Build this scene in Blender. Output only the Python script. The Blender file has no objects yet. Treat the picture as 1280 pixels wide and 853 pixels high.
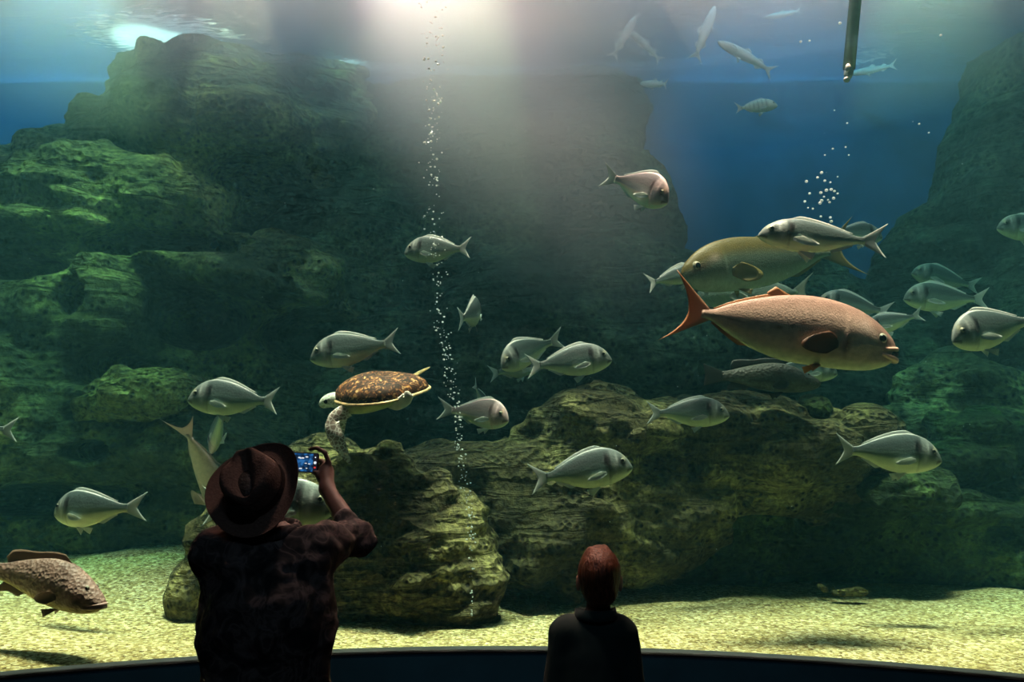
import bpy, math, random
import numpy as np
from mathutils import Vector, Matrix, Euler

random.seed(7)
SC = bpy.context.scene
COL = SC.collection
PI = math.pi
FPX = 995.0
CAMZ = 1.72
PITCH = math.atan((560 - 426.5) / FPX)
WATER_Z = 5.53
GC = (-0.05, -1.4)      # axis of the curved acrylic window
GR = 5.5

def W(px, py, d):
    """a place in the tank from where the photo shows it and how deep (world Y) it stands"""
    xc = (px - 640) / FPX; yc = -(py - 426.5) / FPX
    dx, dy, dz = xc, math.cos(PITCH) - yc * math.sin(PITCH), math.sin(PITCH) + yc * math.cos(PITCH)
    k = d / dy
    return Vector((dx * k, d, CAMZ + dz * k))

# ------------------------------------------------------------------ objects
def tag(o, label=None, cat=None, group=None, kind=None):
    if label: o['label'] = label
    if cat: o['category'] = cat
    if group: o['group'] = group
    if kind: o['kind'] = kind
    return o

def empty(name, loc=(0, 0, 0)):
    o = bpy.data.objects.new(name, None); COL.objects.link(o)
    o.location = loc; o.empty_display_size = 0.1
    return o

def mesh_obj(name, verts, faces, mats, parent=None, smooth=True, cols=None, midx=None, loc=None):
    me = bpy.data.meshes.new(name)
    if isinstance(verts, np.ndarray): verts = verts.tolist()
    if isinstance(faces, np.ndarray): faces = faces.tolist()
    me.from_pydata(verts, [], faces)
    if not isinstance(mats, (list, tuple)): mats = [mats]
    for m in mats: me.materials.append(m)
    if smooth: me.polygons.foreach_set('use_smooth', [True] * len(me.polygons))
    if midx is not None: me.polygons.foreach_set('material_index', midx)
    if cols is not None:
        ca = me.color_attributes.new('Col', 'FLOAT_COLOR', 'POINT')
        arr = np.ones((len(verts), 4), dtype=np.float32); arr[:, :3] = np.array(cols, dtype=np.float32)
        ca.data.foreach_set('color', arr.ravel())
    me.update()
    o = bpy.data.objects.new(name, me); COL.objects.link(o)
    if parent: o.parent = parent
    if loc is not None: o.location = loc
    return o

class MB:
    """collects vertices and faces of one mesh"""
    def __init__(s): s.v = []; s.f = []; s.c = []; s.m = []
    def add(s, vs, fs, col=None, mi=0):
        n = len(s.v); s.v += [tuple(v) for v in vs]
        s.f += [tuple(i + n for i in f) for f in fs]
        s.m += [mi] * len(fs)
        if col is not None:
            s.c += [col] * len(vs) if not isinstance(col, list) else col
        return s
    def build(s, name, mats, parent=None, smooth=True, loc=None):
        return mesh_obj(name, s.v, s.f, mats, parent, smooth, s.c if len(s.c) == len(s.v) and s.c else None, s.m, loc)

def tube(path, radii, n=12, caps=True, flat=1.0):
    """closed tube along a path"""
    P = [Vector(p) for p in path]; vs = []; fs = []
    up = Vector((0, 0, 1))
    for i, p in enumerate(P):
        t = (P[min(i + 1, len(P) - 1)] - P[max(i - 1, 0)]).normalized()
        a = t.cross(up)
        if a.length < 1e-3: a = t.cross(Vector((0, 1, 0)))
        a.normalize(); b = a.cross(t).normalized()
        r = radii[i] if isinstance(radii, (list, tuple)) else radii
        for k in range(n):
            th = 2 * PI * k / n
            vs.append(p + a * (math.cos(th) * r) + b * (math.sin(th) * r * flat))
    for i in range(len(P) - 1):
        for k in range(n):
            fs.append((i * n + k, i * n + (k + 1) % n, (i + 1) * n + (k + 1) % n, (i + 1) * n + k))
    if caps:
        fs.append(tuple(range(n - 1, -1, -1))); fs.append(tuple((len(P) - 1) * n + k for k in range(n)))
    return vs, fs

def lathe(prof, n=32):
    """prof: list of (r, z) revolved about z"""
    vs = []; fs = []
    for r, z in prof:
        for k in range(n):
            th = 2 * PI * k / n; vs.append(Vector((r * math.cos(th), r * math.sin(th), z)))
    for i in range(len(prof) - 1):
        for k in range(n):
            fs.append((i * n + k, i * n + (k + 1) % n, (i + 1) * n + (k + 1) % n, (i + 1) * n + k))
    return vs, fs

def ball(c, r, nu=14, nv=9):
    c = Vector(c); r = Vector(r) if hasattr(r, '__len__') else Vector((r, r, r))
    vs = [c + Vector((0, 0, r.z))]
    for j in range(1, nv):
        ph = PI * j / nv
        for k in range(nu):
            th = 2 * PI * k / nu
            vs.append(c + Vector((r.x * math.sin(ph) * math.cos(th), r.y * math.sin(ph) * math.sin(th), r.z * math.cos(ph))))
    vs.append(c - Vector((0, 0, r.z))); fs = []
    for k in range(nu): fs.append((0, 1 + k, 1 + (k + 1) % nu))
    for j in range(nv - 2):
        for k in range(nu):
            a = 1 + j * nu
            fs.append((a + k, a + nu + k, a + nu + (k + 1) % nu, a + (k + 1) % nu))
    l = len(vs) - 1; a = 1 + (nv - 2) * nu
    for k in range(nu): fs.append((a + k, l, a + (k + 1) % nu))
    return vs, fs

# ------------------------------------------------------------------ noise and surface extraction
_rng = np.random.RandomState(11)
_LAT = _rng.rand(64, 64, 64).astype(np.float32) * 2 - 1
def vnoise(x, y, z):
    xi = np.floor(x).astype(np.int32); yi = np.floor(y).astype(np.int32); zi = np.floor(z).astype(np.int32)
    fx = x - xi; fy = y - yi; fz = z - zi
    fx = fx * fx * (3 - 2 * fx); fy = fy * fy * (3 - 2 * fy); fz = fz * fz * (3 - 2 * fz)
    x0 = xi & 63; x1 = (xi + 1) & 63; y0 = yi & 63; y1 = (yi + 1) & 63; z0 = zi & 63; z1 = (zi + 1) & 63
    L = _LAT
    a = L[x0, y0, z0] * (1 - fx) + L[x1, y0, z0] * fx
    b = L[x0, y1, z0] * (1 - fx) + L[x1, y1, z0] * fx
    c = L[x0, y0, z1] * (1 - fx) + L[x1, y0, z1] * fx
    d = L[x0, y1, z1] * (1 - fx) + L[x1, y1, z1] * fx
    return (a * (1 - fy) + b * fy) * (1 - fz) + (c * (1 - fy) + d * fy) * fz
def fbm(x, y, z, o=4):
    s = 0; a = 1.0; t = 0
    for i in range(o):
        s = s + a * vnoise(x * 2 ** i + 7.3 * i, y * 2 ** i + 3.1 * i, z * 2 ** i + 5.7 * i); t += a; a *= 0.5
    return s / t

class Field:
    """signed distance field on a grid; combine shapes, then take its surface as one mesh"""
    def __init__(s, lo, hi, h):
        s.lo = np.array(lo, float); s.h = h
        n = [int(math.ceil((hi[i] - lo[i]) / h)) + 1 for i in range(3)]
        s.n = n
        s.ax = [s.lo[i] + np.arange(n[i]) * h for i in range(3)]
        s.f = np.full(n, 1.0, dtype=np.float32)
    def _sl(s, lo, hi):
        out = []
        for i in range(3):
            a = int(max(0, math.floor((lo[i] - s.lo[i]) / s.h))); b = int(min(s.n[i], math.ceil((hi[i] - s.lo[i]) / s.h) + 1))
            if b <= a: return None
            out.append(slice(a, b))
        return tuple(out)
    def grid(s, sl):
        return np.meshgrid(s.ax[0][sl[0]], s.ax[1][sl[1]], s.ax[2][sl[2]], indexing='ij')
    def put(s, fn, lo, hi, k, cut=False):
        sl = s._sl(lo, hi)
        if sl is None: return
        X, Y, Z = s.grid(sl); d = fn(X, Y, Z); c = s.f[sl]
        if cut:
            d = -d; h = np.clip(0.5 - 0.5 * (c - d) / k, 0, 1) if k > 0 else (d > c) * 1.0
            s.f[sl] = (c * (1 - h) + d * h + k * h * (1 - h))
        else:
            h = np.clip(0.5 + 0.5 * (c - d) / k, 0, 1) if k > 0 else (d < c) * 1.0
            s.f[sl] = (c * (1 - h) + d * h - k * h * (1 - h))
    def ell(s, c, r, k=0.05, rot=None, cut=False):
        c = Vector(c); R = (Euler(rot).to_matrix() if rot is not None and not isinstance(rot, Matrix) else rot)
        m = max(r) + max(0.12, k * 1.5)
        Rm = np.array(R.transposed()) if R is not None else np.eye(3)
        def fn(X, Y, Z):
            x, y, z = X - c.x, Y - c.y, Z - c.z
            a = Rm[0, 0] * x + Rm[0, 1] * y + Rm[0, 2] * z
            b = Rm[1, 0] * x + Rm[1, 1] * y + Rm[1, 2] * z
            e = Rm[2, 0] * x + Rm[2, 1] * y + Rm[2, 2] * z
            k0 = np.sqrt((a / r[0]) ** 2 + (b / r[1]) ** 2 + (e / r[2]) ** 2)
            k1 = np.sqrt((a / r[0] ** 2) ** 2 + (b / r[1] ** 2) ** 2 + (e / r[2] ** 2) ** 2) + 1e-9
            return k0 * (k0 - 1) / k1
        s.put(fn, (c.x - m, c.y - m, c.z - m), (c.x + m, c.y + m, c.z + m), k, cut)
    def cap(s, a, b, ra, rb, k=0.03, sq=(1, 1, 1), cut=False):
        """tapering limb from a to b; sq scales its section per axis"""
        A = np.array(a, float); B = np.array(b, float); q = np.array(sq, float)
        m = max(ra, rb) * max(1, 1 / min(sq)) + max(0.06, k * 1.5)
        A2 = A * q; D = (B * q) - A2; L2 = float((D * D).sum()) + 1e-12
        def fn(X, Y, Z):
            x, y, z = X * q[0] - A2[0], Y * q[1] - A2[1], Z * q[2] - A2[2]
            t = np.clip((x * D[0] + y * D[1] + z * D[2]) / L2, 0, 1)
            return np.sqrt((x - t * D[0]) ** 2 + (y - t * D[1]) ** 2 + (z - t * D[2]) ** 2) - (ra + (rb - ra) * t)
        s.put(fn, np.minimum(A, B) - m, np.maximum(A, B) + m, k, cut)
    def box_cut(s, lo, hi):
        """remove everything inside the box lo..hi"""
        sl = s._sl(lo, hi)
        if sl is None: return
        X, Y, Z = s.grid(sl)
        d = np.maximum.reduce([lo[0] - X, X - hi[0], lo[1] - Y, Y - hi[1], lo[2] - Z, Z - hi[2]])
        s.f[sl] = np.maximum(s.f[sl], -d)
    def all(s):
        return s.grid((slice(None), slice(None), slice(None)))
    def mesh(s):
        f = s.f.copy()
        f[0] = f[-1] = 1; f[:, 0] = f[:, -1] = 1; f[:, :, 0] = f[:, :, -1] = 1
        S = f < 0
        nx, ny, nz = f.shape
        c = np.zeros((nx - 1, ny - 1, nz - 1), dtype=np.int8)
        for i in (0, 1):
            for j in (0, 1):
                for k in (0, 1):
                    c += S[i:nx - 1 + i, j:ny - 1 + j, k:nz - 1 + k]
        act = (c > 0) & (c < 8)
        idx = np.argwhere(act)
        vid = np.full(act.shape, -1, dtype=np.int64); vid[act] = np.arange(len(idx))
        pos = np.zeros((len(idx), 3)); cnt = np.zeros(len(idx))
        I, J, K = idx[:, 0], idx[:, 1], idx[:, 2]
        for ax in range(3):
            o1, o2 = [q for q in range(3) if q != ax]
            for u in (0, 1):
                for v in (0, 1):
                    a = [0, 0, 0]; a[o1] = u; a[o2] = v; b = list(a); b[ax] = 1
                    fa = f[I + a[0], J + a[1], K + a[2]]; fb = f[I + b[0], J + b[1], K + b[2]]
                    x = (fa < 0) != (fb < 0)
                    t = np.where(x, fa / np.where(x, fa - fb, 1), 0)
                    for q in range(3):
                        pos[:, q] += np.where(x, a[q] + (t if q == ax else 0), 0)
                    cnt += x
        pos = pos / cnt[:, None] + idx
        V = s.lo + pos * s.h
        faces = []
        for ax in range(3):
            sa = [slice(None)] * 3; sb = [slice(None)] * 3
            sa[ax] = slice(0, -1); sb[ax] = slice(1, None)
            A = S[tuple(sa)]; B = S[tuple(sb)]
            e = np.argwhere(A != B)
            o1, o2 = (ax + 1) % 3, (ax + 2) % 3
            e = e[(e[:, o1] > 0) & (e[:, o2] > 0) & (e[:, o1] < f.shape[o1] - 1) & (e[:, o2] < f.shape[o2] - 1)]
            ins = A[e[:, 0], e[:, 1], e[:, 2]]
            def vv(d1, d2):
                q = e.copy(); q[:, o1] -= d1; q[:, o2] -= d2
                return vid[q[:, 0], q[:, 1], q[:, 2]]
            Q = np.stack([vv(1, 1), vv(0, 1), vv(0, 0), vv(1, 0)], 1)
            Q = np.where(ins[:, None], Q, Q[:, ::-1])
            faces.append(Q)
        return V, np.concatenate(faces)

# ------------------------------------------------------------------ materials
def new_mat(name):
    m = bpy.data.materials.new(name); m.use_nodes = True
    nt = m.node_tree; nt.nodes.clear()
    out = nt.nodes.new('ShaderNodeOutputMaterial')
    return m, nt, out
def nd(nt, t, **kw):
    n = nt.nodes.new(t)
    for k, v in kw.items():
        if k.startswith('i_'):
            n.inputs[k[2:].replace('_', ' ')].default_value = v
        else: setattr(n, k, v)
    return n
def rgba(c): return (c[0], c[1], c[2], 1.0)
def ramp(nt, stops, interp='LINEAR'):
    r = nt.nodes.new('ShaderNodeValToRGB'); r.color_ramp.interpolation = interp
    e = r.color_ramp.elements
    while len(e) > 1: e.remove(e[-1])
    e[0].position = stops[0][0]; e[0].color = rgba(stops[0][1])
    for p, c in stops[1:]:
        x = e.new(p); x.color = rgba(c)
    return r
def simple(name, col, rough=0.6, metal=0.0, spec=0.5, bump=0, bscale=40, var=0.0):
    m, nt, out = new_mat(name)
    p = nd(nt, 'ShaderNodeBsdfPrincipled'); nt.links.new(p.outputs[0], out.inputs['Surface'])
    p.inputs['Roughness'].default_value = rough; p.inputs['Metallic'].default_value = metal
    p.inputs['Specular IOR Level'].default_value = spec
    tc = nd(nt, 'ShaderNodeTexCoord')
    no = nd(nt, 'ShaderNodeTexNoise'); no.inputs['Scale'].default_value = bscale; no.inputs['Detail'].default_value = 4
    nt.links.new(tc.outputs['Object'], no.inputs['Vector'])
    lo = [c * (1 - var) for c in col]; hi = [min(1, c * (1 + var)) for c in col]
    r = ramp(nt, [(0.3, lo), (0.7, hi)]); nt.links.new(no.outputs[0], r.inputs[0]); nt.links.new(r.outputs[0], p.inputs['Base Color'])
    if bump:
        b = nd(nt, 'ShaderNodeBump'); b.inputs['Strength'].default_value = bump; b.inputs['Distance'].default_value = 0.01
        nt.links.new(no.outputs[0], b.inputs['Height']); nt.links.new(b.outputs[0], p.inputs['Normal'])
    return m
def vcol_mat(name, rough=0.4, metal=0.0, scale=60, bump=0.3, dist=0.004, var=0.12, spec=0.5, trans=0.0):
    """skin whose colour pattern is stored on the mesh, with fine scales"""
    m, nt, out = new_mat(name)
    p = nd(nt, 'ShaderNodeBsdfPrincipled')
    p.inputs['Roughness'].default_value = rough; p.inputs['Metallic'].default_value = metal
    p.inputs['Specular IOR Level'].default_value = spec
    at = nd(nt, 'ShaderNodeVertexColor'); at.layer_name = 'Col'
    tc = nd(nt, 'ShaderNodeTexCoord')
    vo = nd(nt, 'ShaderNodeTexVoronoi'); vo.inputs['Scale'].default_value = scale
    nt.links.new(tc.outputs['Object'], vo.inputs['Vector'])
    no = nd(nt, 'ShaderNodeTexNoise'); no.inputs['Scale'].default_value = scale * 0.35; no.inputs['Detail'].default_value = 3
    nt.links.new(tc.outputs['Object'], no.inputs['Vector'])
    r = ramp(nt, [(0.3, (1 - var,) * 3), (0.7, (1 + 0.0,) * 3)]); nt.links.new(no.outputs[0], r.inputs[0])
    mx = nd(nt, 'ShaderNodeMixRGB', blend_type='MULTIPLY'); mx.inputs[0].default_value = 1
    nt.links.new(at.outputs[0], mx.inputs[1]); nt.links.new(r.outputs[0], mx.inputs[2])
    nt.links.new(mx.outputs[0], p.inputs['Base Color'])
    b = nd(nt, 'ShaderNodeBump'); b.inputs['Strength'].default_value = bump; b.inputs['Distance'].default_value = dist
    nt.links.new(vo.outputs['Distance'], b.inputs['Height']); nt.links.new(b.outputs[0], p.inputs['Normal'])
    if trans > 0:
        tr = nd(nt, 'ShaderNodeBsdfTranslucent'); nt.links.new(mx.outputs[0], tr.inputs[0])
        ms = nd(nt, 'ShaderNodeMixShader'); ms.inputs[0].default_value = trans
        nt.links.new(p.outputs[0], ms.inputs[1]); nt.links.new(tr.outputs[0], ms.inputs[2]); nt.links.new(ms.outputs[0], out.inputs['Surface'])
    else: nt.links.new(p.outputs[0], out.inputs['Surface'])
    return m

def rock_mat(name, dark, mid, light, moss=0.5, pit=1.0, scale=1.0):
    m, nt, out = new_mat(name)
    L = nt.links.new
    p = nd(nt, 'ShaderNodeBsdfPrincipled'); p.inputs['Roughness'].default_value = 0.85; p.inputs['Specular IOR Level'].default_value = 0.2
    L(p.outputs[0], out.inputs['Surface'])
    tc = nd(nt, 'ShaderNodeTexCoord')
    big = nd(nt, 'ShaderNodeTexNoise'); big.inputs['Scale'].default_value = 1.6 * scale; big.inputs['Detail'].default_value = 6; big.inputs['Roughness'].default_value = 0.6
    L(tc.outputs['Object'], big.inputs['Vector'])
    fine = nd(nt, 'ShaderNodeTexNoise'); fine.inputs['Scale'].default_value = 26 * scale; fine.inputs['Detail'].default_value = 5; fine.inputs['Roughness'].default_value = 0.7
    L(tc.outputs['Object'], fine.inputs['Vector'])
    mpn = nd(nt, 'ShaderNodeMapping'); mpn.inputs['Scale'].default_value = (1, 1, 5); mpn.inputs['Rotation'].default_value = (0.1, 0.25, 0)
    L(tc.outputs['Object'], mpn.inputs['Vector'])
    strat = nd(nt, 'ShaderNodeTexNoise'); strat.inputs['Scale'].default_value = 2.2 * scale; strat.inputs['Detail'].default_value = 5; strat.inputs['Distortion'].default_value = 0.6
    L(mpn.outputs[0], strat.inputs['Vector'])
    vo = nd(nt, 'ShaderNodeTexVoronoi', feature='F1'); vo.inputs['Scale'].default_value = 19 * scale; vo.inputs['Randomness'].default_value = 1
    L(tc.outputs['Object'], vo.inputs['Vector'])
    r1 = ramp(nt, [(0.30, dark), (0.5, mid), (0.72 - 0.2 * moss, light)]); L(big.outputs[0], r1.inputs[0])
    r2 = ramp(nt, [(0.36, (0.35, 0.33, 0.32)), (0.64, (1.4, 1.4, 1.25))]); L(fine.outputs[0], r2.inputs[0])
    mx = nd(nt, 'ShaderNodeMixRGB', blend_type='MULTIPLY'); mx.inputs[0].default_value = 1; L(r1.outputs[0], mx.inputs[1]); L(r2.outputs[0], mx.inputs[2])
    r3 = ramp(nt, [(0.16, (0.10, 0.09, 0.09)), (0.36, (1.05, 1.05, 1.05))]); L(vo.outputs['Distance'], r3.inputs[0])
    mask = ramp(nt, [(0.40, (0, 0, 0)), (0.52, (1, 1, 1))]); L(strat.outputs[0], mask.inputs[0])
    mx2 = nd(nt, 'ShaderNodeMixRGB', blend_type='MULTIPLY'); L(mask.outputs[0], mx2.inputs[0]); L(mx.outputs[0], mx2.inputs[1]); L(r3.outputs[0], mx2.inputs[2])
    L(mx2.outputs[0], p.inputs['Base Color'])
    # relief: layers, grit and the small pits of the cast rock
    a = nd(nt, 'ShaderNodeMath', operation='MULTIPLY'); L(strat.outputs[0], a.inputs[0]); a.inputs[1].default_value = 0.5
    b = nd(nt, 'ShaderNodeMath', operation='MULTIPLY_ADD'); L(fine.outputs[0], b.inputs[0]); b.inputs[1].default_value = 0.6; L(a.outputs[0], b.inputs[2])
    c = nd(nt, 'ShaderNodeMath', operation='MULTIPLY'); L(vo.outputs['Distance'], c.inputs[0]); L(mask.outputs[0], c.inputs[1])
    d = nd(nt, 'ShaderNodeMath', operation='MULTIPLY_ADD'); L(c.outputs[0], d.inputs[0]); d.inputs[1].default_value = 0.9 * pit; L(b.outputs[0], d.inputs[2])
    bp = nd(nt, 'ShaderNodeBump'); bp.inputs['Strength'].default_value = 1.0; bp.inputs['Distance'].default_value = 0.09
    L(d.outputs[0], bp.inputs['Height']); L(bp.outputs[0], p.inputs['Normal'])
    return m
# ------------------------------------------------------------------ camera and render look
cam_d = bpy.data.cameras.new('camera'); cam = bpy.data.objects.new('camera', cam_d); COL.objects.link(cam)
cam.location = (0, 0, CAMZ); cam.rotation_euler = (PI / 2 + PITCH, 0, 0)
cam_d.lens = FPX / 1280 * 36; cam_d.sensor_width = 36; cam_d.clip_end = 100; cam_d.clip_start = 0.05
SC.camera = cam
SC.view_settings.view_transform = 'Standard'; SC.view_settings.look = 'None'
SC.view_settings.gamma = 1; SC.view_settings.use_curve_mapping = False
SC.view_settings.exposure = 0.0
cy = SC.cycles
cy.use_denoising = True
cy.max_bounces = 4; cy.diffuse_bounces = 2; cy.glossy_bounces = 2; cy.transmission_bounces = 2; cy.volume_bounces = 0; cy.transparent_max_bounces = 24
cy.caustics_reflective = False; cy.caustics_refractive = False
cy.sample_clamp_indirect = 4
cy.use_light_tree = True; cy.volume_step_rate = 4.0; cy.volume_max_steps = 32; cy.use_adaptive_sampling = True; cy.adaptive_threshold = 0.06; cy.adaptive_min_samples = 20

w = bpy.data.worlds.new('world'); SC.world = w; w.use_nodes = True
w.node_tree.nodes['Background'].inputs[0].default_value = (0.01, 0.02, 0.03, 1); w.node_tree.nodes['Background'].inputs[1].default_value = 0.02

# ------------------------------------------------------------------ tank shell
m_blue = simple('blue painted tank wall', (0.012, 0.11, 0.26), 0.8, var=0.25, bscale=1.3)
m_hall = simple('black hall paint', (0.010, 0.012, 0.014), 0.85, var=0.2, bscale=8)
m_sill = simple('dark navy sill laminate', (0.03, 0.14, 0.20), 0.6, var=0.15, bscale=5)
m_sill2 = simple('dull blue bench edge', (0.010, 0.075, 0.13), 0.5, var=0.15, bscale=5)
m_carpet = simple('dark hall carpet', (0.018, 0.018, 0.020), 0.95, bump=0.5, bscale=180, var=0.4)

def box(name, lo, hi, mat, parent=None):
    vs = [(x, y, z) for x in (lo[0], hi[0]) for y in (lo[1], hi[1]) for z in (lo[2], hi[2])]
    fs = [(0, 1, 3, 2), (4, 6, 7, 5), (0, 4, 5, 1), (2, 3, 7, 6), (0, 2, 6, 4), (1, 5, 7, 3)]
    return mesh_obj(name, vs, fs, mat, parent, smooth=False)
def struct(o): o['kind'] = 'structure'; return o

BACK = 7.85
TW = 6.6
def arc(r, a0=-62, a1=62, n=72):
    return [(GC[0] + r * math.sin(math.radians(a0 + (a1 - a0) * i / n)), GC[1] + r * math.cos(math.radians(a0 + (a1 - a0) * i / n))) for i in range(n + 1)]
def arc_wall(name, r0, r1, z0, z1, mat):
    A = arc(r0); B = arc(r1); vs = []; fs = []; n = len(A)
    for P in (A, B):
        for z in (z0, z1):
            vs += [(x, y, z) for x, y in P]
    a0, a1, b0, b1 = 0, n, 2 * n, 3 * n
    for i in range(n - 1):
        fs += [(a0 + i, a0 + i + 1, a1 + i + 1, a1 + i), (b0 + i + 1, b0 + i, b1 + i, b1 + i + 1),
               (a1 + i, a1 + i + 1, b1 + i + 1, b1 + i), (a0 + i + 1, a0 + i, b0 + i, b0 + i + 1)]
    for i in (0, n - 1): fs.append((a0 + i, a1 + i, b1 + i, b0 + i))
    return mesh_obj(name, vs, fs, mat, smooth=False)

struct(box('wall_back', (-TW - .2, BACK, 0), (TW + .2, BACK + .2, 8), m_blue))
struct(box('wall_left', (-TW - .2, 1.0, 0), (-TW, BACK, 8), m_blue))
struct(box('wall_right', (TW, 1.0, 0), (TW + .2, BACK, 8), m_blue))
struct(box('floor', (-TW - .2, -5.5, -0.1), (TW + .2, BACK + .2, 0), m_carpet))
struct(box('ceiling', (-TW - .2, -5.5, 8), (TW + .2, BACK + .2, 8.2), m_hall))
struct(box('wall_rear', (-TW - .2, -5.7, 0), (TW + .2, -5.5, 8), m_hall))
struct(box('wall_hall_left', (-TW - .2, -5.5, 0), (-TW, 1.0, 8), m_hall))
struct(box('wall_hall_right', (TW, -5.5, 0), (TW + .2, 1.0, 8), m_hall))
SILL = 0.718
struct(arc_wall('wall_front', 5.42, 5.5, 0, 0.55, m_hall))
struct(arc_wall('trim_1', 5.492, 5.60, 0.548, SILL, m_sill))
struct(arc_wall('trim_4', 5.488, 5.605, SILL, SILL + .006, m_hall))
struct(arc_wall('trim_2', 5.30, 5.47, 0.50, 0.552, m_hall))
struct(arc_wall('trim_3', 5.468, 5.494, 0.552, 0.572, m_sill2))

# acrylic window
m_glass, nt, out = new_mat('clear acrylic')
tr = nd(nt, 'ShaderNodeBsdfTransparent'); tr.inputs[0].default_value = (0.985, 0.99, 0.99, 1)
gl = nd(nt, 'ShaderNodeBsdfGlossy'); gl.inputs['Roughness'].default_value = 0.02
fr = nd(nt, 'ShaderNodeFresnel'); fr.inputs[0].default_value = 1.25
mx = nd(nt, 'ShaderNodeMixShader'); nt.links.new(fr.outputs[0], mx.inputs[0]); nt.links.new(tr.outputs[0], mx.inputs[1]); nt.links.new(gl.outputs[0], mx.inputs[2])
nt.links.new(mx.outputs[0], out.inputs['Surface'])
g = arc_wall('window_1', GR, GR + 0.05, SILL - 0.02, 7.98, m_glass); struct(g)
g.data.polygons.foreach_set('use_smooth', [True] * len(g.data.polygons))

# water body: fills the tank behind the acrylic up to the surface
VOL = dict(scat=0.021, absorb=(0.22, 0.058, 0.062))
m_water, nt, out = new_mat('sea water')
sc_ = nd(nt, 'ShaderNodeVolumeScatter'); sc_.inputs['Color'].default_value = (0.25, 0.84, 1.0, 1); sc_.inputs['Density'].default_value = VOL['scat']; sc_.inputs['Anisotropy'].default_value = 0.25
mxa = max(VOL['absorb'])
ab = nd(nt, 'ShaderNodeVolumeAbsorption'); ab.inputs['Color'].default_value = tuple(1 - a / mxa for a in VOL['absorb']) + (1,); ab.inputs['Density'].default_value = mxa
ad = nd(nt, 'ShaderNodeAddShader'); nt.links.new(sc_.outputs[0], ad.inputs[0]); nt.links.new(ab.outputs[0], ad.inputs[1])
nt.links.new(ad.outputs[0], out.inputs['Volume'])
A = [p for p in arc(GR + 0.07, -58, 58)]
poly = A + [(TW - .02, A[-1][1]), (TW - .02, BACK - .02), (-TW + .02, BACK - .02), (-TW + .02, A[0][1])]
n = len(poly)
vs = [(x, y, 0.35) for x, y in poly] + [(x, y, WATER_Z + 0.02) for x, y in poly]
fs = [tuple(range(n - 1, -1, -1)), tuple(range(n, 2 * n))] + [(i, (i + 1) % n, n + (i + 1) % n, n + i) for i in range(n)]
wo = mesh_obj('water', vs, fs, m_water, smooth=False)
tag(wo, 'clear green blue sea water filling the tank behind the window', 'water', kind='stuff')

# rippled surface seen from below
m_surf, nt, out = new_mat('water surface')
L = nt.links.new
tr = nd(nt, 'ShaderNodeBsdfTransparent'); tr.inputs[0].default_value = (0.92, 0.96, 0.97, 1)
gl = nd(nt, 'ShaderNodeBsdfGlossy'); gl.inputs['Roughness'].default_value = 0.12; gl.inputs[0].default_value = (0.9, 0.91, 0.92, 1)
tc = nd(nt, 'ShaderNodeTexCoord'); mp = nd(nt, 'ShaderNodeMapping'); mp.inputs['Scale'].default_value = (0.8, 2.2, 1); L(tc.outputs['Object'], mp.inputs[0])
no = nd(nt, 'ShaderNodeTexNoise'); no.inputs['Scale'].default_value = 2.6; no.inputs['Detail'].default_value = 4; no.inputs['Distortion'].default_value = 0.8; L(mp.outputs[0], no.inputs['Vector'])
bp = nd(nt, 'ShaderNodeBump'); bp.inputs['Distance'].default_value = 0.09; bp.inputs['Strength'].default_value = 0.8; L(no.outputs[0], bp.inputs['Height']); L(bp.outputs[0], gl.inputs['Normal'])
mx = nd(nt, 'ShaderNodeMixShader'); mx.inputs[0].default_value = 0.48; L(tr.outputs[0], mx.inputs[1]); L(gl.outputs[0], mx.inputs[2]); L(mx.outputs[0], out.inputs['Surface'])
NX, NY = 110, 50
vs = []; fs = []
B = arc(GR + 0.09, -58, 58, NX)
for j in range(NY + 1):
    v = j / NY
    for i in range(NX + 1):
        x0, y0 = B[i]; x1 = -TW + 0.05 + (2 * TW - 0.1) * i / NX; y1 = BACK - 0.03
        x = x0 + (x1 - x0) * v; y = y0 + (y1 - y0) * v
        vs.append((x, y, WATER_Z + 0.006 * math.sin(5 * x + 3 * y + 2 * math.sin(2 * y)) + 0.006 * math.sin(9 * y - 4 * x)))
for j in range(NY):
    for i in range(NX):
        a = j * (NX + 1) + i; fs.append((a, a + 1, a + NX + 2, a + NX + 1))
so = mesh_obj('water_surface', vs, fs, m_surf)
tag(so, 'rippled silvery water surface seen from below at the top of the tank', 'water surface', kind='stuff')

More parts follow.
